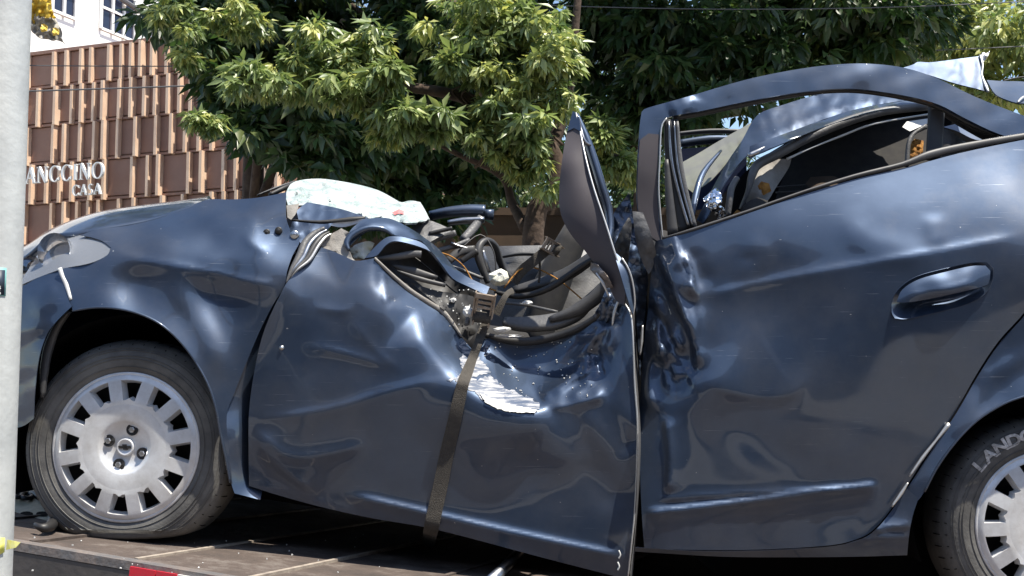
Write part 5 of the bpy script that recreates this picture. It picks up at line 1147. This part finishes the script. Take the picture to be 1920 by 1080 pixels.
# dark boundary wall and posts behind the tree
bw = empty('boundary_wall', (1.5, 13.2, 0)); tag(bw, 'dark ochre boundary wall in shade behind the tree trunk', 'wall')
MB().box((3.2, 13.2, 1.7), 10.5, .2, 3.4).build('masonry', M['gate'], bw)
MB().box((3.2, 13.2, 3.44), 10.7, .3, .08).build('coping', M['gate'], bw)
gt = empty('metal_gate', (-3.0, 13.4, 0)); tag(gt, 'dark navy metal gate between the finned building and the ochre wall', 'gate')
for i in range(9): MB().box((-4.1 + i * .25, 13.4, 1.75), .20, .05, 3.5).build('board', M['darkwall'], gt)
for z in (.4, 1.8, 3.2): MB().box((-3.1, 13.46, z), 2.3, .05, .1).build('crossbar', M['darkwall'], gt)
gp = P(800, 340, 12.4); tag(MB().box((gp.x, 12.4, 1.7), .10, .10, 3.4).build('fence_post', M['shade']), 'grey square fence post behind the low branches', 'post')
# houses across the street, behind the camera: only seen as reflections in the paint
ob = empty('street_house', (0, -10, 0)); tag(ob, 'long dull brown house front across the street, mirrored in the car paint', 'building')
MB().box((0, -13, 3.4), 60, 8, 6.8).build('wall', M['facade'], ob)
for i in range(14):
    for z in (1.2, 4.2): MB().box((-27 + i * 4.1, -8.985, z + .6), 1.6, .03, 1.7).build('window', M['glassdark'], ob)

# ================================================================== TREES
def leaf_arrays(pos, dirs, nrm, ln, wd, rgn):
    n = len(pos); d = dirs / np.linalg.norm(dirs, axis=1)[:, None]; s = np.cross(d, nrm); s /= np.linalg.norm(s, axis=1)[:, None] + 1e-9; up = np.cross(s, d)
    L = ln[:, None]; W = wd[:, None]
    v0 = pos; v1 = pos + d * L * .42 + s * W * .5 + up * W * .16; v2 = pos + d * L * .42 - s * W * .5 + up * W * .16
    v4 = pos + d * L * .45 - up * L * .02; v3 = pos + d * L - up * L * .16
    V = np.stack([v0, v1, v2, v3, v4], 1).reshape(-1, 3)
    b = (np.arange(n) * 5)[:, None]
    Fc = np.concatenate([b + np.array([[0, 1, 4]]), b + np.array([[1, 3, 4]]), b + np.array([[0, 4, 2]]), b + np.array([[4, 3, 2]])], 0)
    return V, Fc
def mesh_np(name, V, Fc, tone, m):
    me = bpy.data.meshes.new(name); me.vertices.add(len(V)); me.vertices.foreach_set('co', V.astype(np.float32).ravel())
    me.loops.add(len(Fc) * 3); me.loops.foreach_set('vertex_index', Fc.astype(np.int32).ravel())
    me.polygons.add(len(Fc)); me.polygons.foreach_set('loop_start', np.arange(0, len(Fc) * 3, 3, dtype=np.int32))
    me.polygons.foreach_set('loop_total', np.full(len(Fc), 3, np.int32))
    me.update(calc_edges=True); at = me.attributes.new('tone', 'FLOAT', 'POINT'); at.data.foreach_set('value', tone.astype(np.float32))
    me.materials.append(m); me.validate(); return me
NR = np.random.RandomState(12)
def spray_leaves(centers, outd, per, ln0, ln1, aspect=.34, droop=.55, tone0=.4, tspread=.3):
    """palmate sprays: per leaflets radiating around each spray centre, drooping"""
    n = len(centers); k = per; c = np.repeat(centers, k, 0); o = np.repeat(outd, k, 0)
    rnd = NR.normal(0, 1, (n * k, 3)); rnd /= np.linalg.norm(rnd, axis=1)[:, None]
    rnd[:, 2] *= .55; d = o * .45 + rnd * .8; d[:, 2] -= droop * NR.uniform(.2, 1.9, n * k)
    d /= np.linalg.norm(d, axis=1)[:, None]
    nr = np.array([[0, -.15, 1.]]) + NR.normal(0, .5, (n * k, 3)); ln = NR.uniform(ln0, ln1, n * k)
    pos = c + rnd * ln[:, None] * .25
    tone = np.repeat(np.clip(np.repeat(NR.normal(tone0, tspread, n), k) + NR.normal(0, .2, n * k), 0, 1), 5)
    V, Fc = leaf_arrays(pos, d, nr, ln, ln * aspect * NR.uniform(.8, 1.25, n * k), NR)
    return V, Fc, tone
def clump_sprays(c, rad, n, top=.35):
    """points through an ellipsoid, denser near its upper shell; outward directions"""
    q = NR.normal(0, 1, (n, 3)); q /= np.linalg.norm(q, axis=1)[:, None]
    q[:, 2] = np.where(q[:, 2] < -.2, -q[:, 2] * max(top, .3) * NR.choice([-1, 1], n, p=[.45, .55]), q[:, 2]); r = NR.uniform(.25, 1, n) ** .5 * np.exp(NR.normal(0, .16, n))
    m = max(3, n // 14); sc = NR.normal(0, 1, (m, 3)); sc /= np.linalg.norm(sc, axis=1)[:, None]; sc *= NR.uniform(.35, .95, m)[:, None]
    k = NR.randint(0, m, n); sr = NR.uniform(.28, .6, m)
    return np.array(c) + (sc[k] + q * (r * sr[k])[:, None]) * np.array(rad), q
def cat(parts):
    V = []; Fs = []; T = []; k = 0
    for v, f, t in parts: V.append(v); Fs.append(f + k); T.append(t); k += len(v)
    return np.vstack(V), np.vstack(Fs), np.concatenate(T)
def pxr(r, Y): return r * Y / F
def limbs(mb, pts, r0, r1): mb.sweep(pts, list(np.linspace(r0, r1, len(pts))), seg=10, smooth=4, up=Vector((0, -1, .2)))

# front tree: trunk behind the car, lit boughs
TY = 7.6
tr = empty('broadleaf_tree', (P(1040, 460, TY).x, TY, .14)); tag(tr, 'leafy tree with sunlit drooping boughs and bare trunk just behind the car', 'tree')
mb = MB(); b0 = tr.location.copy(); b0.z = .0
limbs(mb, [b0 + Vector((-.25, 0, .1)), b0 + Vector((-.15, 0, 1.2)), P(1000, 430, TY), P(1035, 370, TY), P(1045, 310, TY), P(1020, 260, TY), P(985, 215, TY), P(950, 150, TY)], .085, .03)
limbs(mb, [P(1042, 320, TY), P(1015, 265, TY + .2), P(940, 210, TY + .3), P(880, 130, TY + .4), P(850, 0, TY + .5)], .05, .02)
limbs(mb, [P(1030, 290, TY), P(1060, 200, TY + .1), P(1075, 90, TY), P(1090, -80, TY)], .045, .02)
limbs(mb, [P(960, 220, TY), P(860, 180, TY - .1), P(740, 160, TY - .2), P(600, 140, TY - .2), P(480, 170, TY - .2)], .045, .012)
limbs(mb, [P(985, 430, TY), P(960, 380, TY + .2), P(940, 330, TY + .2), P(860, 290, TY), P(780, 250, TY)], .035, .01)
limbs(mb, [P(1045, 330, TY), P(1100, 300, TY), P(1160, 290, TY)], .03, .01)
for k in range(16):
    u, v = random.uniform(880, 1080), random.uniform(180, 330)
    limbs(mb, [P(u, v, TY - .1), P(u + random.uniform(-40, 40), v - 30, TY - .15), P(u + random.uniform(-60, 60), v - random.uniform(40, 90), TY - .2)], .010, .004)
mb.build('trunk', M['bark'], tr, smooth=True)
front = [  # u, v, Y, ru, rv, depth radius m, sprays, leaf tone
    (610, 110, 7.3, 130, 62, .42, 110, .5), (520, 165, 7.2, 90, 45, .3, 45, .45), (690, 170, 7.2, 95, 55, .35, 70, .5), (735, 215, 7.15, 60, 50, .25, 32, .45),
    (930, 60, 7.4, 110, 75, .45, 110, .5), (1030, 70, 7.3, 80, 70, .4, 70, .55), (960, 150, 7.2, 90, 65, .35, 75, .8), (1050, 150, 7.2, 55, 70, .3, 45, .75), (1010, 250, 7.2, 60, 40, .25, 26, .5), (900, 230, 7.3, 60, 40, .3, 30, .4), (1000, 330, 7.3, 40, 40, .2, 14, .3), (880, 120, 7.3, 60, 60, .3, 35, .6),
    (770, 225, 7.0, 75, 34, .25, 34, .4), (820, 225, 7.0, 45, 30, .2, 16, .4), (935, 290, 7.3, 35, 45, .2, 12, .4), (1150, 290, 7.6, 60, 55, .3, 60, .6), (1125, 245, 7.5, 35, 30, .2, 18, .65), (1175, 340, 7.8, 40, 50, .3, 30, .5),
    (335, 60, 8.2, 45, 60, .35, 26, .5), (380, 245, 8.4, 42, 40, .25, 22, .35), (430, 40, 8.6, 60, 40, .4, 26, .35)]
pts_c = []; pts_o = []; tones = []
for (u, v, Y, ru, rv, rd, n, tn) in front:
    n = int(n * 2.3)
    c, q = clump_sprays(P(u, v, Y), (pxr(ru, Y), rd, pxr(rv, Y)), n); pts_c.append(c); pts_o.append(q); tones += [tn] * n
pts_c = np.vstack(pts_c); pts_o = np.vstack(pts_o); tones = np.array(tones)
order = np.argsort(pts_c[:, 1]); single = set(order[:290].tolist())          # the nearest sprays are objects of their own
meshes = {}
for tn in (.35, .55, .78):
    for var in range(3):
        V, Fc, T = spray_leaves(np.zeros((1, 3)), np.array([[0, -.25, .15]]), 19, .04, .105, tone0=tn, tspread=.05)
        meshes[tn, var] = mesh_np('leaf_spray', V, Fc, T, M['leaf'])
for i in sorted(single):
    tn = min((.35, .55, .78), key=lambda t: abs(t - tones[i] - NR.uniform(-.1, .1)))
    o = bpy.data.objects.new('leaf_spray', meshes[tn, NR.randint(3)]); COL.objects.link(o); o.parent = tr
    o.location = Vector(pts_c[i]) - tr.location; o.rotation_euler = (NR.normal(0, .35), NR.normal(0, .35), NR.uniform(0, 6.28)); s = NR.uniform(.8, 1.25); o.scale = (s, s, s)
rest = [i for i in range(len(pts_c)) if i not in single]
parts = [spray_leaves(pts_c[rest], pts_o[rest], 18, .04, .10, tone0=.5)]
for (x, y, z, rx, ry, rz, n) in ((.2, 9.0, 6.2, 1.6, .8, .6, 120), (2.0, 8.9, 6.2, 1.5, .8, .6, 120), (2.1, 6.8, 5.9, .7, .5, .4, 70), (3.4, 8.4, 6.0, 1.2, .9, .6, 90)):  # unseen clumps above the frame, added to shade trunk and back foliage
    c, q = clump_sprays((x, y, z), (rx, ry, rz), n, top=.9); parts.append(spray_leaves(c, q, 7, .2, .34, aspect=.5))
me = mesh_np('crown', *cat(parts), M['leaf']); cr = link('crown', me, None, tr, smooth=False); cr['kind'] = 'stuff'

# trees behind: shaded lower foliage plus an unseen high canopy added to shade it
def back_tree(name, label, u, Y, clumps, canopy, leafc, seed, tone=.35, trunk_r=.12, lean=0):
    t = empty(name, (P(u, 400, Y).x, Y, .14)); tag(t, label, 'tree', 'trees growing behind the wreck')
    mb = MB(); b = t.location
    limbs(mb, [b.copy(), b + Vector((lean * .3, 0, 2)), b + Vector((lean, .1, 4)), b + Vector((lean * 1.3, 0, 7))], trunk_r, trunk_r * .5)
    for (cu, cv, cY, *_r) in clumps[::2]:
        z = P(cu, cv, cY); limbs(mb, [b + Vector((lean * .5, 0, max(1.5, min(5, z.z - 1)))), (b + Vector((0, 0, z.z))).lerp(z, .6), z], trunk_r * .4, .012)
    mb.build('trunk', M['bark'], t, smooth=True)
    ps = []
    for (cu, cv, cY, ru, rv, rd, n) in clumps:
        c, q = clump_sprays(P(cu, cv, cY), (pxr(ru, cY), rd, pxr(rv, cY)), int(n * 1.5), top=.8); ps.append(spray_leaves(c, q, 8, .09, .19, aspect=.36, tone0=tone))
    for (x, y, z, rx, ry, rz, n) in canopy:
        c, q = clump_sprays((x, y, z), (rx, ry, rz), n, top=.9); ps.append(spray_leaves(c, q, 9, .16, .30, aspect=.5, tone0=tone))
    me = mesh_np('crown', *cat(ps), M[leafc]); o = link('crown', me, None, t, smooth=False); o['kind'] = 'stuff'
    return t
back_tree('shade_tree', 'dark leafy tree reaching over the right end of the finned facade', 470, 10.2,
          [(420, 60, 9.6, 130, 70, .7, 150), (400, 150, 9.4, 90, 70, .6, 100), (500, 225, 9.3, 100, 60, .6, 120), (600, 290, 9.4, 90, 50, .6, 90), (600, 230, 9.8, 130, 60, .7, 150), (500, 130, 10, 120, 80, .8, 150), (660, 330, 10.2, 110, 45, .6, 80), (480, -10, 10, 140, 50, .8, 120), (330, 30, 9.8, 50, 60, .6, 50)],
          [(-2.6, 10.2, 6.6, 2.4, 2.6, .9, 330)], 'leaf_shade', 1, .35)
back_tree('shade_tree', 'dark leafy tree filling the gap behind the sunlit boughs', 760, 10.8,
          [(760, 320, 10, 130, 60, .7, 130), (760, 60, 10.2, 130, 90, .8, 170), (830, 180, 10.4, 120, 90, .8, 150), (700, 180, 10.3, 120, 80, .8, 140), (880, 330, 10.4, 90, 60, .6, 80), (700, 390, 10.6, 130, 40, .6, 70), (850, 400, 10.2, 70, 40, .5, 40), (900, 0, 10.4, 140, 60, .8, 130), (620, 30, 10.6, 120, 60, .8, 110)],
          [(0., 10.6, 6.8, 2.4, 2.7, .9, 340)], 'leaf_shade', 2, .35)
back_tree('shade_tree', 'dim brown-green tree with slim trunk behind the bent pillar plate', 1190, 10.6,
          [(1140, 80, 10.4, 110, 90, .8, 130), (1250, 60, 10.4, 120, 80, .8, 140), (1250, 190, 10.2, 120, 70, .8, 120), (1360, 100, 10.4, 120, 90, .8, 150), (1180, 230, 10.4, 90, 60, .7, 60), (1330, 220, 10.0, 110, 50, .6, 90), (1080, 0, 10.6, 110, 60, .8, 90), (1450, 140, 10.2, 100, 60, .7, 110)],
          [(2.2, 10.6, 6.8, 2.4, 2.7, .9, 340)], 'leaf_shade', 3, .35, .1, .1)
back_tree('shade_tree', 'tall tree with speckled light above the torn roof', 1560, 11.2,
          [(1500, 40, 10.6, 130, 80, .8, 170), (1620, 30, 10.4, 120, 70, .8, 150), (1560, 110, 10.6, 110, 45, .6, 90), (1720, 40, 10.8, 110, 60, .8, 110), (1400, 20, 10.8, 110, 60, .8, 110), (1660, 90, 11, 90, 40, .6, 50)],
          [(4.4, 10.8, 7.0, 2.3, 2.5, .9, 240)], 'leaf_shade', 4, .4)
back_tree('sunlit_tree', 'yellow-green sunlit tree at the far right above the boot', 1850, 15,
          [(1870, 60, 14, 110, 80, 1.0, 200), (1960, 120, 14, 110, 80, 1.0, 160), (1790, 120, 14.5, 80, 50, .8, 90), (1900, 170, 14, 90, 50, .7, 80), (1780, 30, 14.6, 80, 60, .8, 80)],
          [], 'leaf', 5, .7)
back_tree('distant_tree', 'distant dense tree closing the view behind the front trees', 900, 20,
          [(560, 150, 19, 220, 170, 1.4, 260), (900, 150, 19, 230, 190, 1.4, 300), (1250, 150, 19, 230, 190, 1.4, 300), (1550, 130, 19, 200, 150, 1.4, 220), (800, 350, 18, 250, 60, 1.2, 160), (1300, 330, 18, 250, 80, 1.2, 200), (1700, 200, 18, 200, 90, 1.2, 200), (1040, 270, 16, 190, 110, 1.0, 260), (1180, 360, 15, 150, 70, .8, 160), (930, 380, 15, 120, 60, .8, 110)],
          [], 'leaf_shade', 6, .3, .2)

# ================================================================== OVERHEAD CABLES
def cable(name, a, b, Y, r, label):
    p, q_ = P(*a, Y), P(*b, Y); d = (q_ - p); p2 = p - d * 12; q2 = q_ + d * 12; pts = []
    for i in range(25):
        t = i / 24; x = p2.lerp(q2, t); x.z += (4 * (t - .5) ** 2) * .5 - 0.0; pts.append(x)
    tag(MB().sweep(pts, r, seg=6, smooth=1).build(name, M['wire'], smooth=True), label, 'cable', 'cables strung along the street')
cable('overhead_cable', (60, 171), (390, 160), 15.2, .010, 'thick dark cable crossing the upper fins of the brown facade')
cable('overhead_cable', (1720, 96), (1920, 87), 11.6, .005, 'thin cable passing just over the torn roof skin')
cable('overhead_cable', (1800, 9), (1920, 3), 9.0, .004, 'thin cable high above the sunlit tree')
